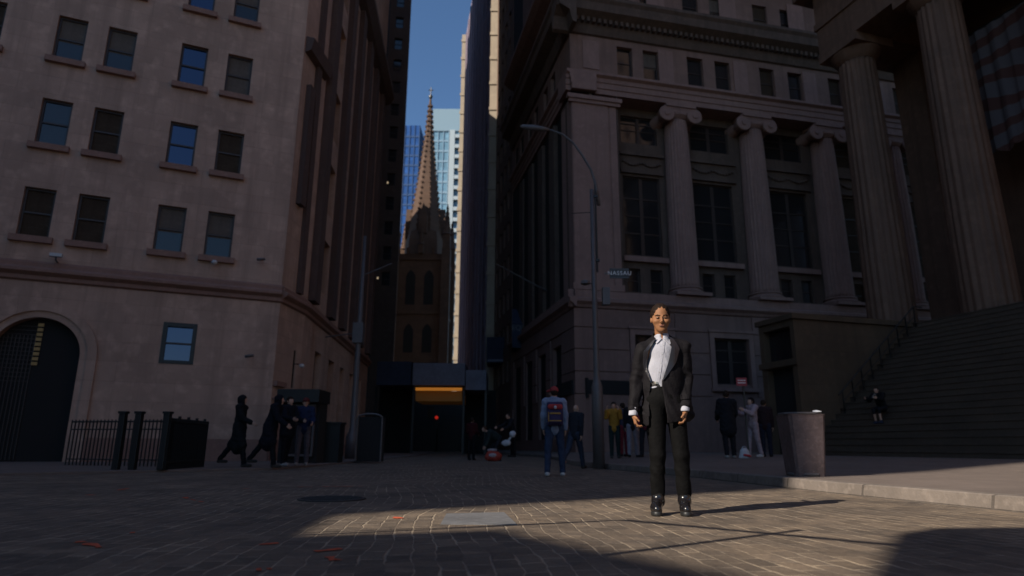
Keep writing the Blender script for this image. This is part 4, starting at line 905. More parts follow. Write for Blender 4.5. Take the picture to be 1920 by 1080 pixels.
def person(label, pos, h=1.7, face=0, legs=((0, 0), (0, 0)), arms=((5, 10, 6), (5, 10, 6)), lean=0, top=(.03, .03, .035), pants=(.03, .03, .04), shoe=(.03, .03, .03), skin=SK2,
           coat=0, hood=False, hair=(.03, .02, .015), bald=False, cap=None, sit=False, group=None, longhair=False, vox=.016, head_turn=0, bare_shin=False, spread=.02, thick=1.):
    """legs: (swing forward, knee bend) deg; arms: (forward, elbow bend, outward) deg; -Y is forward in the person's own frame"""
    T = thing("person", pos, label, "person", group, R_(face)); k = h/1.72; J = {}
    le = R_(lean); up = lambda z, x=0, y=0: np.array([x, y*1.-math.sin(le)*z, math.cos(le)*z])
    def leg(s_, a, b):
        hip = np.array([s_*.09, 0, 0.]); a, b = R_(a), R_(b); kn = hip+.43*np.array([s_*spread, -math.sin(a), -math.cos(a)]); an = kn+.42*np.array([s_*spread*.5, -math.sin(a-b), -math.cos(a-b)]); return hip, kn, an
    Lg = [leg(s_, *l) for s_, l in zip((-1, 1), legs)]; drop = -min(x[2][2] for x in Lg)+.085; O = np.array([0, 0, drop])
    Lg = [[p+O for p in x] for x in Lg]
    chest = O+up(.38); neck = O+up(.55); sh = [O+up(.50, s_*.17) for s_ in (-1, 1)]; hd = O+up(.55)+np.array([0, -math.sin(le)*.14-.02, .125])
    Ar = []
    for s_, sp_, (f, e, o_) in zip((-1, 1), sh, arms):
        f, e, o_ = R_(f)+le*.3, R_(e), R_(o_); el = sp_+.29*np.array([s_*math.sin(o_), -math.sin(f)*math.cos(o_), -math.cos(f)*math.cos(o_)]); f2 = f+e
        inn = -s_*math.sin(e)*.25; wr = el+.25*np.array([inn+s_*math.sin(o_)*.6, -math.sin(f2), -math.cos(f2)])/math.sqrt(1+.1); Ar.append((sp_, el, wr))
    # body
    B = SDF(); B.ell(O+up(.03), (.15, .10, .13), .03); B.cone(O+up(.05), O+up(.25), .125, .115, .04, .7); B.cone(O+up(.27), O+up(.42), .13, .145, .04, .65)
    B.cone(chest+up(.1), neck, .08, .055, .03); B.cone(neck-up(.03), hd-np.array([0, -.01, .03]), .052, .05, .02)
    ht = R_(head_turn); rt = lambda v: hd+rot(v, 'Z', ht)
    B.ell(hd+np.array([0, .012, .02]), (.072, .088, .095), .02); B.cone(rt((0, -.03, -.03)), rt((0, -.05, -.085)), .05, .026, .03); B.cone(rt((0, -.088, .005)), rt((0, -.1, -.025)), .008, .014, .012)
    for s_ in (-1, 1): B.ell(rt((s_*.074, .01, -.005)), (.012, .02, .032), .008); B.ell(rt((s_*.03, -.088, .012)), (.016, .012, .01), .008, neg=True)
    for (a, b, c) in Lg: B.cone(a, b, .078, .052, .03); B.cone(b, c, .052, .036, .02); B.cone(c+np.array([0, .03, -.04]), c+np.array([0, -.12, -.05]), .034, .028, .02)
    for (a, b, c) in Ar: B.cone(a, b, .048, .038, .03); B.cone(b, c, .037, .026, .02)
    parts = [B.mesh(vox*.85)]
    for s_, (a, b, c) in zip((-1, 1), Ar):
        d_ = c-b; H_ = SDF(); hand(H_, c, d_, (-s_, .1, .3 if abs(d_[2]) < .1 else 0), (0, -1, .2), 1, .45); parts.append(H_.mesh(.0065))
    sobj("body", parts, skin, T)
    C = lambda nm, c: cloth(nm, c)
    Jk = SDF(); j = .02*thick
    Jk.cone(O+up(.0), O+up(.22), .135+j, .13+j, .04, .78); Jk.cone(O+up(.22), O+up(.44), .14+j, .15+j, .04, .72); Jk.cone(sh[0], sh[1], .058+j, .058+j, .04)
    Jk.cone(neck-up(.06), neck-up(.005), .085, .068, .03)
    if coat:
        Jk.cone(O+up(.05), O-np.array([0, 0, coat]), .16+j, .17+j, .05, .85)
        for (a, b, c) in Lg: Jk.cone(a, a+(b-a)*min(1, coat/.43), .10, .11, .06)
    for (a, b, c) in Ar: Jk.cone(a, b, .058+j, .05+j, .03); Jk.cone(b, c-(c-b)*.06, .047+j, .037+j, .02)
    fold = lambda X: .006*np.sin(X[..., 2]*46+3*np.sin(X[..., 0]*17))*np.sin(X[..., 0]*23+X[..., 2]*9)
    if hood: Jk.ell(hd+np.array([0, .03, .01]), (.105, .115, .135), .03); Jk.ell(rt((0, -.105, -.005)), (.066, .06, .09), .02, neg=True)
    sobj("coat" if coat else "jacket", [Jk.mesh(vox, fold)], C("jacket_cloth", top), T)
    Tr = SDF(); Tr.ell(O+up(.02), (.162, .118, .13), .03)
    for (a, b, c) in Lg:
        Tr.cone(a, b, .098, .072, .03)
        if not bare_shin: Tr.cone(b, c+np.array([0, .01, .01]), .07, .058, .02)
        else: Tr.cone(b, b+(c-b)*.25, .07, .062, .02)
    sobj("trousers", [Tr.mesh(vox, fold)], C("trouser_cloth", pants), T)
    for (a, b, c) in Lg:
        d_ = np.array([0, -1, 0.]); f = c-b; low = c[2] > .2
        toe = c+(np.array([0, -.15, -.045]) if not low or sit else np.array([0, -.06, -.15])); Sh = SDF(); Sh.cone(c+np.array([0, .035, -.04]), toe, .045, .036, .02); Sh.cone(c+np.array([0, 0, .02]), c+np.array([0, .01, -.04]), .045, .05, .02); Sh.box((c[0], c[1]-.06, c[2]-.11), (.2, .2, .03), .001, .004, neg=True)
        sobj("shoe", [Sh.mesh(.011)], C("shoe_leather", shoe), T)
    if not bald and not hood:
        Ha = SDF(); Ha.ell(hd+np.array([0, .02, .03]), (.084, .098, .1), .02)
        if longhair: Ha.cone(rt((0, .05, 0)), rt((0, .08, -.22)), .075, .06, .04)
        Ha.box(rt((0, -.085, -.03)), (.07, .06, .075), .02, .02, neg=True, rz=ht)
        sobj("hair", [Ha.mesh(.011)], C("hair_strands", hair), T)
    if cap:
        Ca = SDF(); Ca.ell(hd+np.array([0, .012, .05]), (.09, .104, .09), .02); Ca.cone(rt((-.03, -.08, .05)), rt((.03, -.08, .05)), .03, .03, .01); Ca.cone(rt((0, -.08, .05)), rt((0, -.14, .04)), .04, .03, .02)
        Ca.box(hd+np.array([0, 0, -.06]), (.3, .3, .085), .001, .008, neg=True); sobj("cap", [Ca.mesh(.01)], C("cap_cloth", cap), T)
    T["_hand"] = [float(v) for v in Ar[1][2]]; T["_handl"] = [float(v) for v in Ar[0][2]]; T["_back"] = [float(v) for v in (chest)]
    return T
def local(T, v): return Matrix.Translation(T.location) @ Matrix.Rotation(T.rotation_euler.z, 4, 'Z') @ Vector(v)

# ---------------- the woman in the tuxedo jacket
WX, WY = 1.37, 5.83
W = thing("person", (WX, WY, 0), "woman in dark tuxedo jacket and white shirt standing on the sunlit setts", "person")
hd = np.array([.004, -.02, 1.708]); HT = R_(-7)       # head turned a little to her right
def hr(v): return hd+rot(rot(v, 'X', R_(3)), 'Z', HT)
def hs_(mv):
    V, F = mv; V = V.copy(); w_ = np.clip((V[:, 2]-1.52)/.08, 0, 1)[:, None]; return V+(V-hd)*np.array([.08, .04, .05])*w_, F
body = SDF()
body.ell(hr((0, .018, .045)), (.076, .096, .098), .02)                      # skull
body.cone(hr((0, -.02, -.02)), hr((0, -.054, -.096)), .066, .027, .03)      # jaw and chin
body.cone(hr((-.032, -.045, -.03)), hr((-.022, -.05, -.075)), .034, .024, .03); body.cone(hr((.032, -.045, -.03)), hr((.022, -.05, -.075)), .034, .024, .03)
for s_ in (-1, 1):
    body.ell(hr((s_*.041, -.066, -.022)), (.022, .020, .016), .018)          # cheekbone
    body.ell(hr((s_*.032, -.090, .006)), (.019, .014, .011), .010, neg=True)  # eye socket
    body.ell(hr((s_*.032, -.074, .005)), (.0155, .0135, .0105), .003)        # eyelid and ball
    body.cone(hr((s_*.014, -.084, .021)), hr((s_*.048, -.076, .022)), .0065, .005, .010)  # brow ridge
    body.ell(hr((s_*.077, .016, -.002)), (.008, .018, .026), .006)           # ear
    body.ell(hr((s_*.011, -.098, -.034)), (.0085, .009, .007), .005)         # nostril wing
body.cone(hr((0, -.086, .014)), hr((0, -.108, -.026)), .0075, .0105, .010)   # nose
body.cone(hr((-.017, -.087, -.058)), hr((.017, -.087, -.058)), .005, .005, .004)
body.cone(hr((-.013, -.086, -.067)), hr((.013, -.086, -.067)), .006, .006, .005)
body.cone(np.array([.012, .012, 1.50]), hr((0, .02, -.03)), .055, .052, .025)   # neck
nck = body.mesh(.0045)
bd = SDF(); bd.cone((.0, 0, .98), (.0, 0, 1.12), .12, .10, .05, .7); bd.cone((0, 0, 1.15), (.01, 0, 1.38), .105, .13, .05, .65); bd.cone((-.13, .01, 1.43), (.17, .01, 1.46), .06, .06, .05)
bd.cone((.01, .01, 1.44), (.012, .012, 1.53), .075, .056, .04)
LA = [np.array(p) for p in ((-.165, .01, 1.42), (-.232, .035, 1.15), (-.288, -.05, .855))]
RA = [np.array(p) for p in ((.200, .01, 1.445), (.222, .035, 1.165), (.165, -.08, .89))]
for a, b, c in (LA, RA): bd.cone(a, b, .05, .038, .03); bd.cone(b, c, .037, .025, .02)
LL_ = [np.array(p) for p in ((-.075, 0, .95), (-.082, -.02, .50), (-.085, .03, .15))]; RL_ = [np.array(p) for p in ((.098, 0, .95), (.126, -.02, .50), (.142, .02, .15))]
for a, b, c in (LL_, RL_): bd.cone(a, b, .085, .055, .03); bd.cone(b, c, .052, .036, .02)
parts = [bd.mesh(.009), nck]
h1 = SDF(); hand(h1, LA[2]+np.array([.004, -.004, -.008]), (.15, -.10, -1), (1, -.1, 0), (.3, -1, 0), .88, .8); parts.append(h1.mesh(.0035))
h2_ = SDF(); hand(h2_, RA[2]+np.array([-.002, -.004, -.012]), (-.16, -.10, -1), (-1, .15, 0), (-.3, -1, 0), .88, .75); parts.append(h2_.mesh(.0035))
parts[1] = hs_(parts[1]); sobj("body", parts, SK, W)
# hair: scalp drawn back in fine cornrows, braids behind the neck
Hr = SDF(); Hr.ell(hr((0, .026, .050)), (.083, .101, .100), .02); Hr.ell(hr((0, .085, .02)), (.055, .04, .05), .03)
Hr.ell(hr((0, -.108, .014)), (.066, .088, .084), .012, neg=True); Hr.box(hr((0, -.06, -.075)), (.12, .10, .075), .01, .01, neg=True)
row = lambda X: .0011*np.cos(np.arctan2(X[..., 0]-hd[0], X[..., 2]-hd[2]+.02)*26)
hair_parts = [hs_(Hr.mesh(.0045, row))]; Br = SDF()
for i, (x, y) in enumerate(((-.035, .085), (.045, .07), (.0, .085), (.02, .08))):
    for j in range(9): a = hr((x*(1+.02*j), y, -.01-j*.019)); Br.cone(a, a+np.array([.001, 0, -.014]), .0085, .0085, .004)
hair_parts.append(hs_(Br.mesh(.004))); sobj("hair", hair_parts, mat("dark_brown_braids", (.016, .009, .006), .7, .3, 30, spec=.12), W)
Ey = SDF(); 
for s_ in (-1, 1):
    Ey = SDF(); Ey.ell(hr((s_*.031, -.0815, .0045)), (.0135, .0105, .0062), .002); sobj("eye", [hs_(Ey.mesh(.0018))], mat("eye_surface", (.03, .022, .018), .15), W)
    Eb = SDF(); Eb.cone(hr((s_*.013, -.092, .0270)), hr((s_*.034, -.090, .0310)), .0030, .0036, .002); Eb.cone(hr((s_*.034, -.090, .0305)), hr((s_*.054, -.076, .025)), .0042, .0024, .002); sobj("eyebrow", [hs_(Eb.mesh(.0018))], HA, W)
Lp = SDF(); Lp.cone(hr((-.021, -.0875, -.0605)), hr((0, -.0925, -.0575)), .0026, .0045, .003); Lp.cone(hr((.021, -.0875, -.0605)), hr((0, -.0925, -.0575)), .0026, .0045, .003); Lp.cone(hr((-.012, -.0895, -.067)), hr((.012, -.0895, -.067)), .0048, .0048, .004); sobj("lips", [hs_(Lp.mesh(.002))], mat("lip_skin", (.17, .062, .04), .6), W)
# shirt
fold = lambda X: .0022*np.sin(X[..., 2]*38+4*np.sin(X[..., 0]*21))*np.sin(X[..., 0]*40+X[..., 2]*17)
sf = SDF(); sf.cone((-.03, 0, 1.09), (-.01, 0, 1.24), .118, .12, .04, .72); sf.cone((-.01, 0, 1.24), (.005, 0, 1.40), .125, .13, .04, .72); sf.cone((-.10, .01, 1.43), (.13, .01, 1.46), .06, .06, .04); sf.cone((.01, .008, 1.44), (.012, .006, 1.545), .075, .063, .02)
sf.ell((.005, -.10, 1.555), (.022, .06, .055), .008, neg=True)
def front(s, x, z, y0=-.35):
    y = y0
    for _ in range(40):
        d = float(s.ev(np.array([[x, y, z]]))[0])
        if d < .0015: break
        y += max(d, .001)
        if y > .2: break
    return y
WS = cloth("white_shirt_cotton", (.40, .40, .45), var=.04, bump=.2)
sobj("shirt", [sf.mesh(.006, fold)], WS, W)
def drape(name, poly_rows, surf, m, th=.006, lift=.004, parent=None):
    """thin sheet with real thickness laid on a surface: rows of (x,z) points"""
    V = []; nR = len(poly_rows); nC = len(poly_rows[0])
    for r_ in poly_rows:
        for x, z in r_: y = front(surf, x, z); V.append((x, y-lift-th, z))
    m0 = len(V); V += [(x, y+th+lift, z) for x, y, z in V]; F = []
    for i in range(nR-1):
        for j in range(nC-1): a = i*nC+j; F.append((a, a+nC, a+nC+1, a+1)); F.append((m0+a, m0+a+1, m0+a+nC+1, m0+a+nC))
    rim = [j for j in range(nC)]+[i*nC+nC-1 for i in range(1, nR)]+[(nR-1)*nC+j for j in range(nC-2, -1, -1)]+[i*nC for i in range(nR-2, 0, -1)]
    for q in range(len(rim)): a, b = rim[q], rim[(q+1) % len(rim)]; F.append((a, b, m0+b, m0+a))
    me = bpy.data.meshes.new(name); me.from_pydata(V, [], F); me.update(); me.materials.append(m); o = bpy.data.objects.new(name, me); COL.objects.link(o); o.parent = parent or W; return o
def rows(L0, L1, n, nc):
    """interpolate between two polylines (x,z)"""
    def along(P, t):
        P = np.array(P, float); d = np.r_[0, np.cumsum(np.linalg.norm(np.diff(P, axis=0), axis=1))]; d /= d[-1]; return np.array([np.interp(t, d, P[:, 0]), np.interp(t, d, P[:, 1])])
    return [[tuple(along(L0, i/(n-1))*(1-j/(nc-1))+along(L1, i/(n-1))*(j/(nc-1))) for j in range(nc)] for i in range(n)]
drape("collar", rows([(-.005, 1.525), (-.055, 1.475)], [(-.055, 1.575), (-.068, 1.50)], 7, 6), sf, WS, .004, .008)
drape("collar", rows([(.012, 1.525), (.062, 1.465)], [(.062, 1.59), (.085, 1.50)], 7, 6), sf, WS, .004, .008)
drape("placket", rows([(.000, 1.50), (-.045, 1.30), (-.075, 1.12)], [(.022, 1.50), (-.020, 1.30), (-.052, 1.12)], 16, 3), sf, WS, .002, .001)
for z in (1.46, 1.38, 1.30, 1.22): x = .011-.05*(1.5-z)/.2*.85; y = front(sf, x, z); q = MB(); q.lathe([(.005, 0), (.005, .002)], n=10, M=Matrix.Translation((x+WX, y-.004+WY, z)) @ Matrix.Rotation(math.pi/2, 4, 'X')); q.build("button", M['palemetal'], W)
# trousers
BK = cloth("black_wool", (.0055, .0053, .0055), rough=.8, var=.3, bump=.3)
tr = SDF(); tr.ell((.0, .005, .99), (.155, .115, .12), .04); tr.cone((-.02, 0, 1.0), (-.03, 0, 1.12), .125, .108, .04, .75)
for (a, b, c), w0 in ((LL_, .092), (RL_, .088)): tr.cone(a, b, w0+.004, .068, .035); tr.cone(b, c+np.array([0, 0, .03]), .067, .062, .02, .95)
wr = lambda X: .0025*np.sin(X[..., 2]*13+7*np.sin(X[..., 0]*14+X[..., 1]*9))*np.clip(1.15-X[..., 2], 0, 1)+.004*np.sin(X[..., 2]*34+X[..., 0]*60+2*np.sin(X[..., 2]*17))*np.exp(-((X[..., 2]-.33)/.12)**2)
sobj("trousers", [tr.mesh(.008, wr)], BK, W)
for s_, c in ((-.002, LL_), (.003, RL_)): 
    pass
bl = SDF(); bl.cone((-.03, 0, 1.105), (-.03, 0, 1.135), .114, .112, .01, .76); sobj("belt", [bl.mesh(.008)], mat("black_leather", (.02, .018, .018), .35), W)
y = front(bl, -.08, 1.12); q = MB(); q.box(WX-.092, WX-.062, WY+y-.012, WY+y-.002, 1.110, 1.132); bu = q.build("buckle", mat("silver_buckle", (.75, .68, .55), .45, metal=1), W); bevel(bu, .004)
# boots with platform and block heel
LE = mat("polished_black_leather", (.010, .009, .010), .25, .2, 20, coat=.4)
for c, ty, sx in ((LL_[2], -.30, -.05), (RL_[2], -.14, -.03)):
    b_ = SDF(); x0, y0 = c[0], c[1]; t = np.array([x0+sx, y0-.17, .055])
    b_.cone((x0, y0, .27), (x0, y0, .12), .058, .055, .02); b_.cone((x0, y0+.005, .10), tuple(t+np.array([0, .05, .01])), .05, .044, .03); b_.cone(tuple(t+np.array([0, .05, .005])), tuple(t), .044, .036, .02)
    b_.box((x0, y0-.05, -.02), (.2, .3, .045), .001, .004, neg=True); pb_ = [b_.mesh(.006)]
    sobj("boot", pb_, LE, W)
    s2 = SDF(); s2.cone((x0, y0+.02, .07), (x0, y0+.025, .022), .036, .034, .01); s2.cone(tuple(t+np.array([-0, .04, -.036])), tuple(t+np.array([0, .0, -.036])), .046, .040, .01, 1.); s2.box((x0, y0-.05, -.04), (.25, .35, .042), .001, .003, neg=True); s2.box((x0, y0-.15, .075), (.25, .12, .035), .001, .003, neg=True); sobj("boot_sole", [s2.mesh(.006)], mat("black_rubber", (.015, .015, .015), .5), W)
# jacket: boxy, padded shoulders, open front, tails over the hips
jk = SDF()
jk.cone((-.005, .012, .87), (.005, .012, 1.15), .200, .165, .05, .68); jk.cone((.005, .012, 1.15), (.015, .012, 1.40), .165, .178, .05, .66)
jk.cone((-.165, .012, 1.425), (.205, .012, 1.462), .066, .068, .045); jk.cone((.012, .03, 1.45), (.012, .035, 1.545), .085, .078, .03)
jk.cone((-.03, .02, .80), (.03, .02, .80), .19, .19, .04, .7)
jk.cone((.19, .01, 1.0), (.215, .02, .86), .055, .055, .05)
for (a, b, c) in (LA, RA): jk.cone(a+np.array([0, 0, .005]), b, .073, .061, .03); jk.cone(b, c+(b-c)*.13, .059, .047, .02)
body_cut = SDF()
# opening: carve the front with wedge boxes that follow the lapel edges
def inwedge(X):
    z = X[..., 2]; l = np.interp(z, [.70, .80, .95, 1.12, 1.25, 1.40, 1.50, 1.60], [-.155, -.155, -.145, -.125, -.150, -.140, -.062, -.058]); r = np.interp(z, [.70, .80, .95, 1.10, 1.14, 1.30, 1.42, 1.50, 1.60], [.0, -.005, -.02, -.035, -.030, .035, .075, .068, .075])
    d = np.maximum(l-X[..., 0], X[..., 0]-r); d = np.maximum(d, X[..., 1]+.0); return d
lo_cut = lambda X: np.maximum(.80-X[..., 2]+.35*np.clip(X[..., 0], -.1, .1)*0, -9)
wrj = lambda X: .005*np.sin(X[..., 2]*27+6*np.sin(X[..., 0]*11))*np.sin(X[..., 0]*19+X[..., 2]*11+2*X[..., 1])+.003*np.sin(X[..., 2]*48+X[..., 0]*40+3*np.sin(X[..., 2]*21))*(np.abs(X[..., 0]) > .19)
def jmesh():
    lo = np.array([-.40, -.22, .70]); hi = np.array([.36, .24, 1.66]); vox = .0065; n = np.ceil((hi-lo)/vox).astype(int)
    ax = [lo[i]+vox*np.arange(n[i]) for i in range(3)]; X = np.stack(np.meshgrid(*ax, indexing='ij'), -1)
    D = jk.ev(X)+wrj(X)
    sh_in = D+.012                          # hollow shell where the torso is, sleeves stay open at the cuff
    D = np.maximum(D, -np.maximum(sh_in, np.abs(X[..., 0]-.01)-.15))
    nk = SDF(); nk.cone((.012, .0, 1.40), (.012, .0, 1.68), .075, .082, .01); D = np.maximum(D, -nk.ev(X))
    D = np.maximum(D, -inwedge(X)); D = np.maximum(D, .765-X[..., 2]+.02*np.sin(X[..., 0]*8))
    return nets(D, lo, vox)
JK = cloth("charcoal_wool", (.011, .0098, .0115), rough=.7, var=.3, vscale=14, bump=.3)
sobj("jacket", [jmesh()], JK, W)
SAT = mat("satin_lapel", (.022, .020, .024), .32, .1, 5)
drape("lapel", rows([(.070, 1.545), (.078, 1.47), (.040, 1.32), (-.026, 1.145)], [(.105, 1.52), (.150, 1.43), (.105, 1.30), (-.018, 1.145)], 22, 8), jk, SAT, .006, .004)
drape("lapel", rows([(-.055, 1.53), (-.135, 1.41), (-.150, 1.26), (-.128, 1.14)], [(-.085, 1.51), (-.178, 1.405), (-.182, 1.28), (-.132, 1.14)], 22, 8), jk, SAT, .006, .004)
drape("pocket_flap", rows([(.13, 1.02), (.22, 1.03)], [(.13, .975), (.22, .985)], 6, 4), jk, JK, .004, .002)
for (a, b, c), g_ in ((LA, .0), (RA, .0)):
    d_ = (c-b)/np.linalg.norm(c-b); cf = SDF(); e_ = c+(b-c)*.16; cf.cone(e_, c+d_*.012, .040, .040, .008); cf.box(tuple(c+d_*.075), (.2, .2, .052), .001, .003, neg=True); sobj("cuff", [cf.mesh(.005)], WS, W)

# ---------------- the people around the square
def pz(x, y): return sidez(x, y) if x > 0 else (.05 if x < -5 else 0)
def ppl(label, px, Y, z=None, **k):
    x = at(px, 837, Y).x; z_ = pz(x, Y) if z is None else z; return person(label, (x, Y, z_), **k)
bp = ppl("person seen from behind in blue and white top, jeans and red cap", 1040, 13.0, z=0, h=1.70, face=180, top=(.22, .26, .36), pants=(.035, .05, .09), shoe=(.5, .5, .5), cap=(.30, .05, .05), head_turn=60, legs=((4, 4), (-4, 4)), arms=((-5, 15, 8), (0, 20, 8)), spread=.10)
def backpack(T, label, name, c, sz):
    p = local(T, (T["_back"][0], .17, T["_back"][2]-.12)); B_ = thing(name, tuple(p), label, "backpack", None, T.rotation_euler.z)
    s_ = SDF(); s_.box((0, 0, 0), (sz*.5, .09, sz*.72), .05, .02); s_.box((0, .08, -.08), (sz*.38, .05, sz*.36), .04, .02); sobj("bag_body", [s_.mesh(.014)], cloth("pack_cloth", c), B_)
    return B_
K_ = backpack(bp, "navy and red backpack with yellow band on the person in jeans", "backpack", (.05, .04, .09), .32)
s_ = SDF(); s_.cone((-.10, .10, .13), (.10, .10, .13), .05, .05, .02, .5); sobj("red_panel", [s_.mesh(.01)], cloth("red_pack_panel", (.38, .05, .05)), K_)
s_ = SDF(); s_.cone((-.09, .125, .0), (.09, .125, .0), .018, .018, .01); s_.cone((-.11, .125, -.14), (.11, .125, -.14), .012, .012, .01); s_.cone((.13, .1, .02), (.13, .1, -.15), .012, .012, .01); sobj("yellow_band", [s_.mesh(.008)], cloth("yellow_pack_band", (.40, .24, .06)), K_)
s_ = SDF(); s_.cone((0, .145, .11), (0, .145, .12), .03, .03, .01); sobj("badge", [s_.mesh(.008)], cloth("white_badge", (.5, .5, .55)), K_)
ppl("bald man in dark jacket and jeans stepping away right of the backpack wearer", 1078, 17.6, h=1.76, face=150, bald=True, top=(.025, .028, .035), pants=(.04, .05, .075), shoe=(.05, .05, .05), legs=((22, 5), (-28, 20)), arms=((-25, 20, 8), (30, 30, 8)), lean=8)
mu = ppl("person in mustard jacket and dark trousers raising both hands to the face", 1153, 20.5, h=1.66, face=-15, top=(.40, .20, .035), pants=(.02, .035, .035), shoe=(.06, .06, .06), arms=((48, 105, 10), (48, 105, 10)), legs=((2, 2), (-3, 2)))
backpack(mu, "black backpack on the person in the mustard jacket", "backpack", (.015, .015, .018), .30)
ppl("person in black jacket and pale grey trousers beside the mustard jacket", 1187, 20.2, h=1.64, face=175, top=(.02, .02, .024), pants=(.22, .21, .25), shoe=(.03, .03, .03), legs=((5, 3), (-5, 4)), spread=.06)
ppl("person in maroon clothes half hidden behind the mustard jacket", 1170, 21.6, h=1.6, face=-160, top=(.05, .05, .075), pants=(.16, .03, .045), shoe=(.03, .03, .03))
rd = ppl("person in dark red top mostly hidden behind the woman in the tuxedo jacket", 1212, 19.6, h=1.62, face=-40, top=(.20, .03, .05), pants=(.02, .02, .025), shoe=(.02, .02, .02), legs=((10, 5), (-10, 10)))
ppl("man in black coat seen from behind on the right pavement", 1368, 17.0, h=1.74, face=175, top=(.015, .016, .02), pants=(.018, .018, .022), shoe=(.3, .3, .28), coat=.22, legs=((3, 3), (-4, 6)), arms=((15, 40, 10), (15, 40, 10)), thick=1.4)
ppl("person in pale pink tracksuit standing right of the man in black coat", 1415, 19.2, h=1.58, face=-70, top=(.34, .27, .29), pants=(.33, .26, .28), shoe=(.5, .48, .46), arms=((45, 70, 10), (45, 70, 10)), legs=((12, 5), (-6, 5)), hair=(.02, .015, .015), longhair=True)
ppl("dark clothed person behind the one in the pale tracksuit", 1438, 20.3, h=1.6, face=150, top=(.03, .018, .02), pants=(.02, .022, .035), shoe=(.02, .02, .02))
# seated person on the steps
ks = 4; sp_ = FF @ Vector((2.6, (ks+.9)*RU, 0)); zf = .25+(ks+1)*RI
st = person("person in black sitting on the marble steps holding a phone", (sp_.x, sp_.y, zf-.0), h=1.7, face=-60, sit=True, legs=((78, 88), (80, 88)), arms=((40, 55, 12), (42, 50, 12)), lean=22, top=(.012, .012, .014), pants=(.015, .016, .02), shoe=(.04, .045, .07), bare_shin=True, thick=1.3)
st.location = (sp_.x+.05, sp_.y+.35, zf+.0)
hp_ = local(st, st["_hand"]); t = thing("phone", tuple(hp_), "pale phone held by the person sitting on the steps", "phone"); q = MB(Matrix.Translation(hp_+Vector((-.1, -.02, .08))) @ Matrix.Rotation(.5, 4, 'Y')); q.box(-.04, .04, -.006, .006, -.08, .08); bevel(q.build("case", M['palemetal'], t), .004); q = MB(Matrix.Translation(hp_+Vector((-.1, -.02, .08))) @ Matrix.Rotation(.5, 4, 'Y')); q.box(-.035, .035, -.008, -.0065, -.07, .07); q.build("screen", M['glass'], t)
# left walkers
DK = (.014, .016, .018)
ppl("hooded person in long dark coat striding right by the left building", 446, 15.9, h=1.70, face=90, hood=True, coat=.42, top=DK, pants=(.012, .013, .015), shoe=(.05, .045, .04), legs=((20, 8), (-27, 8)), arms=((25, 40, 6), (-20, 20, 6)))
ppl("second dark clothed walker leaning forward just left of the kiosk", 503, 15.6, h=1.68, face=90, hood=True, coat=.34, top=(.012, .014, .02), pants=(.012, .013, .016), shoe=(.05, .045, .04), legs=((18, 8), (-28, 8)), arms=((20, 30, 6), (-20, 20, 6)), lean=14, thick=1.5)
ppl("dark clothed person standing in front of the kiosk doors", 536, 16.6, h=1.66, face=60, top=(.012, .015, .022), pants=(.012, .013, .018), shoe=(.3, .3, .3), coat=.15, arms=((30, 50, 10), (20, 60, 10)), legs=((6, 4), (-6, 6)))
ppl("person in navy top and grey trousers standing by the kiosk", 567, 17.2, h=1.66, face=20, top=(.02, .03, .07), pants=(.10, .09, .105), shoe=(.3, .28, .27), skin=SK2, cap=(.12, .03, .03), arms=((35, 50, 35), (10, 60, 10)), legs=((2, 2), (-2, 2)), spread=.05)
# far group in the street
ppl("dark clothed person standing far down the street beside the crouching figure", 884, 27.5, z=0, h=1.6, face=160, top=(.05, .012, .015), pants=(.012, .012, .014), shoe=(.02, .02, .02), arms=((10, 60, 10), (10, 60, 10)))
cr = ppl("person in dark green coat bending over a red bag in the street", 936, 26.5, z=0, h=1.66, face=-75, top=(.03, .04, .038), pants=(.03, .03, .035), shoe=(.03, .03, .03), lean=62, legs=((40, 60), (25, 50)), arms=((-10, 10, 5), (-5, 10, 5)), thick=1.7, hair=(.05, .03, .02))
RBG = thing("shopping_bag", tuple(at(925, 862, 26)), "red and white plastic bag on the ground in the middle of the street", "bag"); bz = Vector((at(925, 862, 26).x, 26, 0)); RBG.location = bz
s_ = SDF(); s_.ell((0, 0, .17), (.34, .22, .22), .05); s_.ell((-.12, 0, .28), (.14, .14, .16), .06); s_.box((0, 0, -.06), (.6, .6, .07), .001, .01, neg=True); sobj("bag_body", [s_.mesh(.02, lambda X: .012*np.sin(X[..., 0]*22)*np.sin(X[..., 2]*19+X[..., 1]*13))], cloth("red_plastic", (.42, .07, .05), rough=.45), RBG)
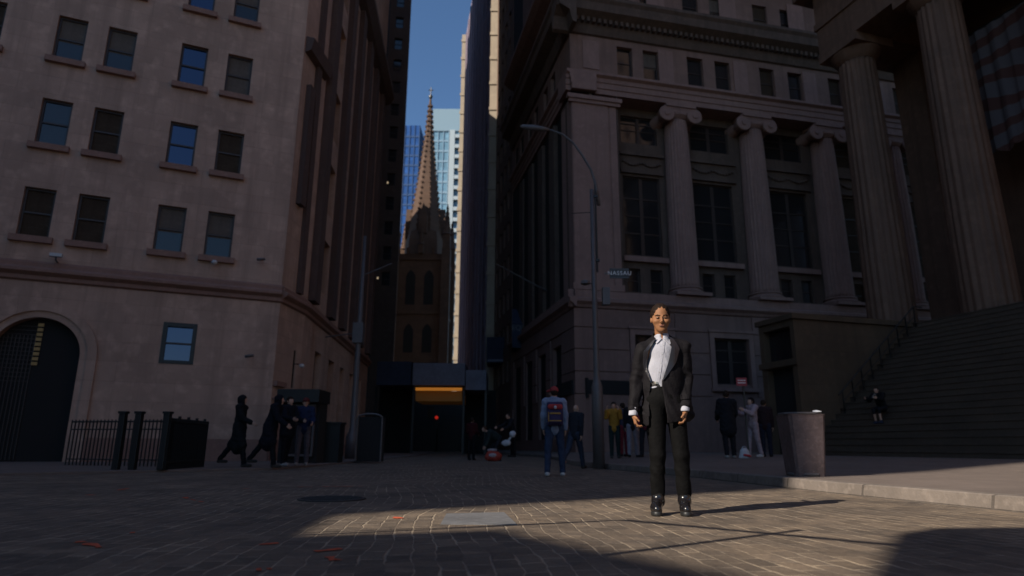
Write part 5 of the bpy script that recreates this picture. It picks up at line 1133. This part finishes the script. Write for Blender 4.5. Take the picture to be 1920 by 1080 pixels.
s_ = SDF(); s_.ell((-.02, -.16, .22), (.16, .09, .09), .03); s_.ell((-.05, 0, .42), (.2, .1, .06), .03); sobj("white_wrapping", [s_.mesh(.018)], cloth("white_plastic", (.42, .36, .36), rough=.5), RBG)
ppl("dark clothed person far down the street with a pale bundle at the hip", 962, 26.0, z=.15, h=1.6, face=-60, top=(.018, .018, .022), pants=(.015, .015, .018), shoe=(.03, .03, .03), lean=18, arms=((40, 30, 10), (30, 30, 10)))
WB = thing("plastic_bag", tuple(at(955, 822, 25.5)), "pale crumpled bag carried by the far person right of the red bag", "bag")
s_ = SDF(); s_.ell((.12, 0, .16), (.13, .12, .13), .04); s_.ell((-.12, 0, -.18), (.19, .12, .12), .04); s_.cone((.1, 0, .1), (-.08, 0, -.12), .04, .04, .03); sobj("bag_body", [s_.mesh(.018, lambda X: .012*np.sin(X[..., 0]*30)*np.sin(X[..., 2]*24))], cloth("pale_plastic", (.5, .52, .54), rough=.4), WB)
TB_ = thing("tote_bag", (5.55, 16.3, sidez(5.55, 16.3)), "white bag with red print standing at the feet of the man in black coat", "bag"); TB_.location = (at(1396, 850, 16.6).x, 16.6, sidez(6, 16.6))
s_ = SDF(); s_.cone((0, 0, .04), (0, 0, .15), .15, .12, .03, .7); s_.box((0, 0, -.06), (.6, .6, .07), .001, .01, neg=True); sobj("bag_body", [s_.mesh(.015)], cloth("white_canvas", (.42, .42, .44)), TB_)
s_ = SDF(); s_.cone((-.04, -.1, .1), (.1, -.1, .07), .03, .03, .01); sobj("red_print", [s_.mesh(.012)], cloth("red_print", (.4, .05, .06)), TB_)
s_ = SDF()
for i in range(10): a_ = math.pi*i/10; b_ = math.pi*(i+1)/10; s_.cone((.07*math.cos(a_), 0, .18+.13*math.sin(a_)), (.07*math.cos(b_), 0, .18+.13*math.sin(b_)), .009, .009, .004)
sobj("bag_handle", [s_.mesh(.006)], cloth("white_handle", (.4, .4, .42)), TB_)
for o in list(bpy.data.objects):
    for k_ in ("_hand", "_handl", "_back"):
        if k_ in o: del o[k_]
for p_ in list(_wp.values()):
    for c_ in list(p_.children): bpy.data.objects.remove(c_)
    bpy.data.objects.remove(p_)
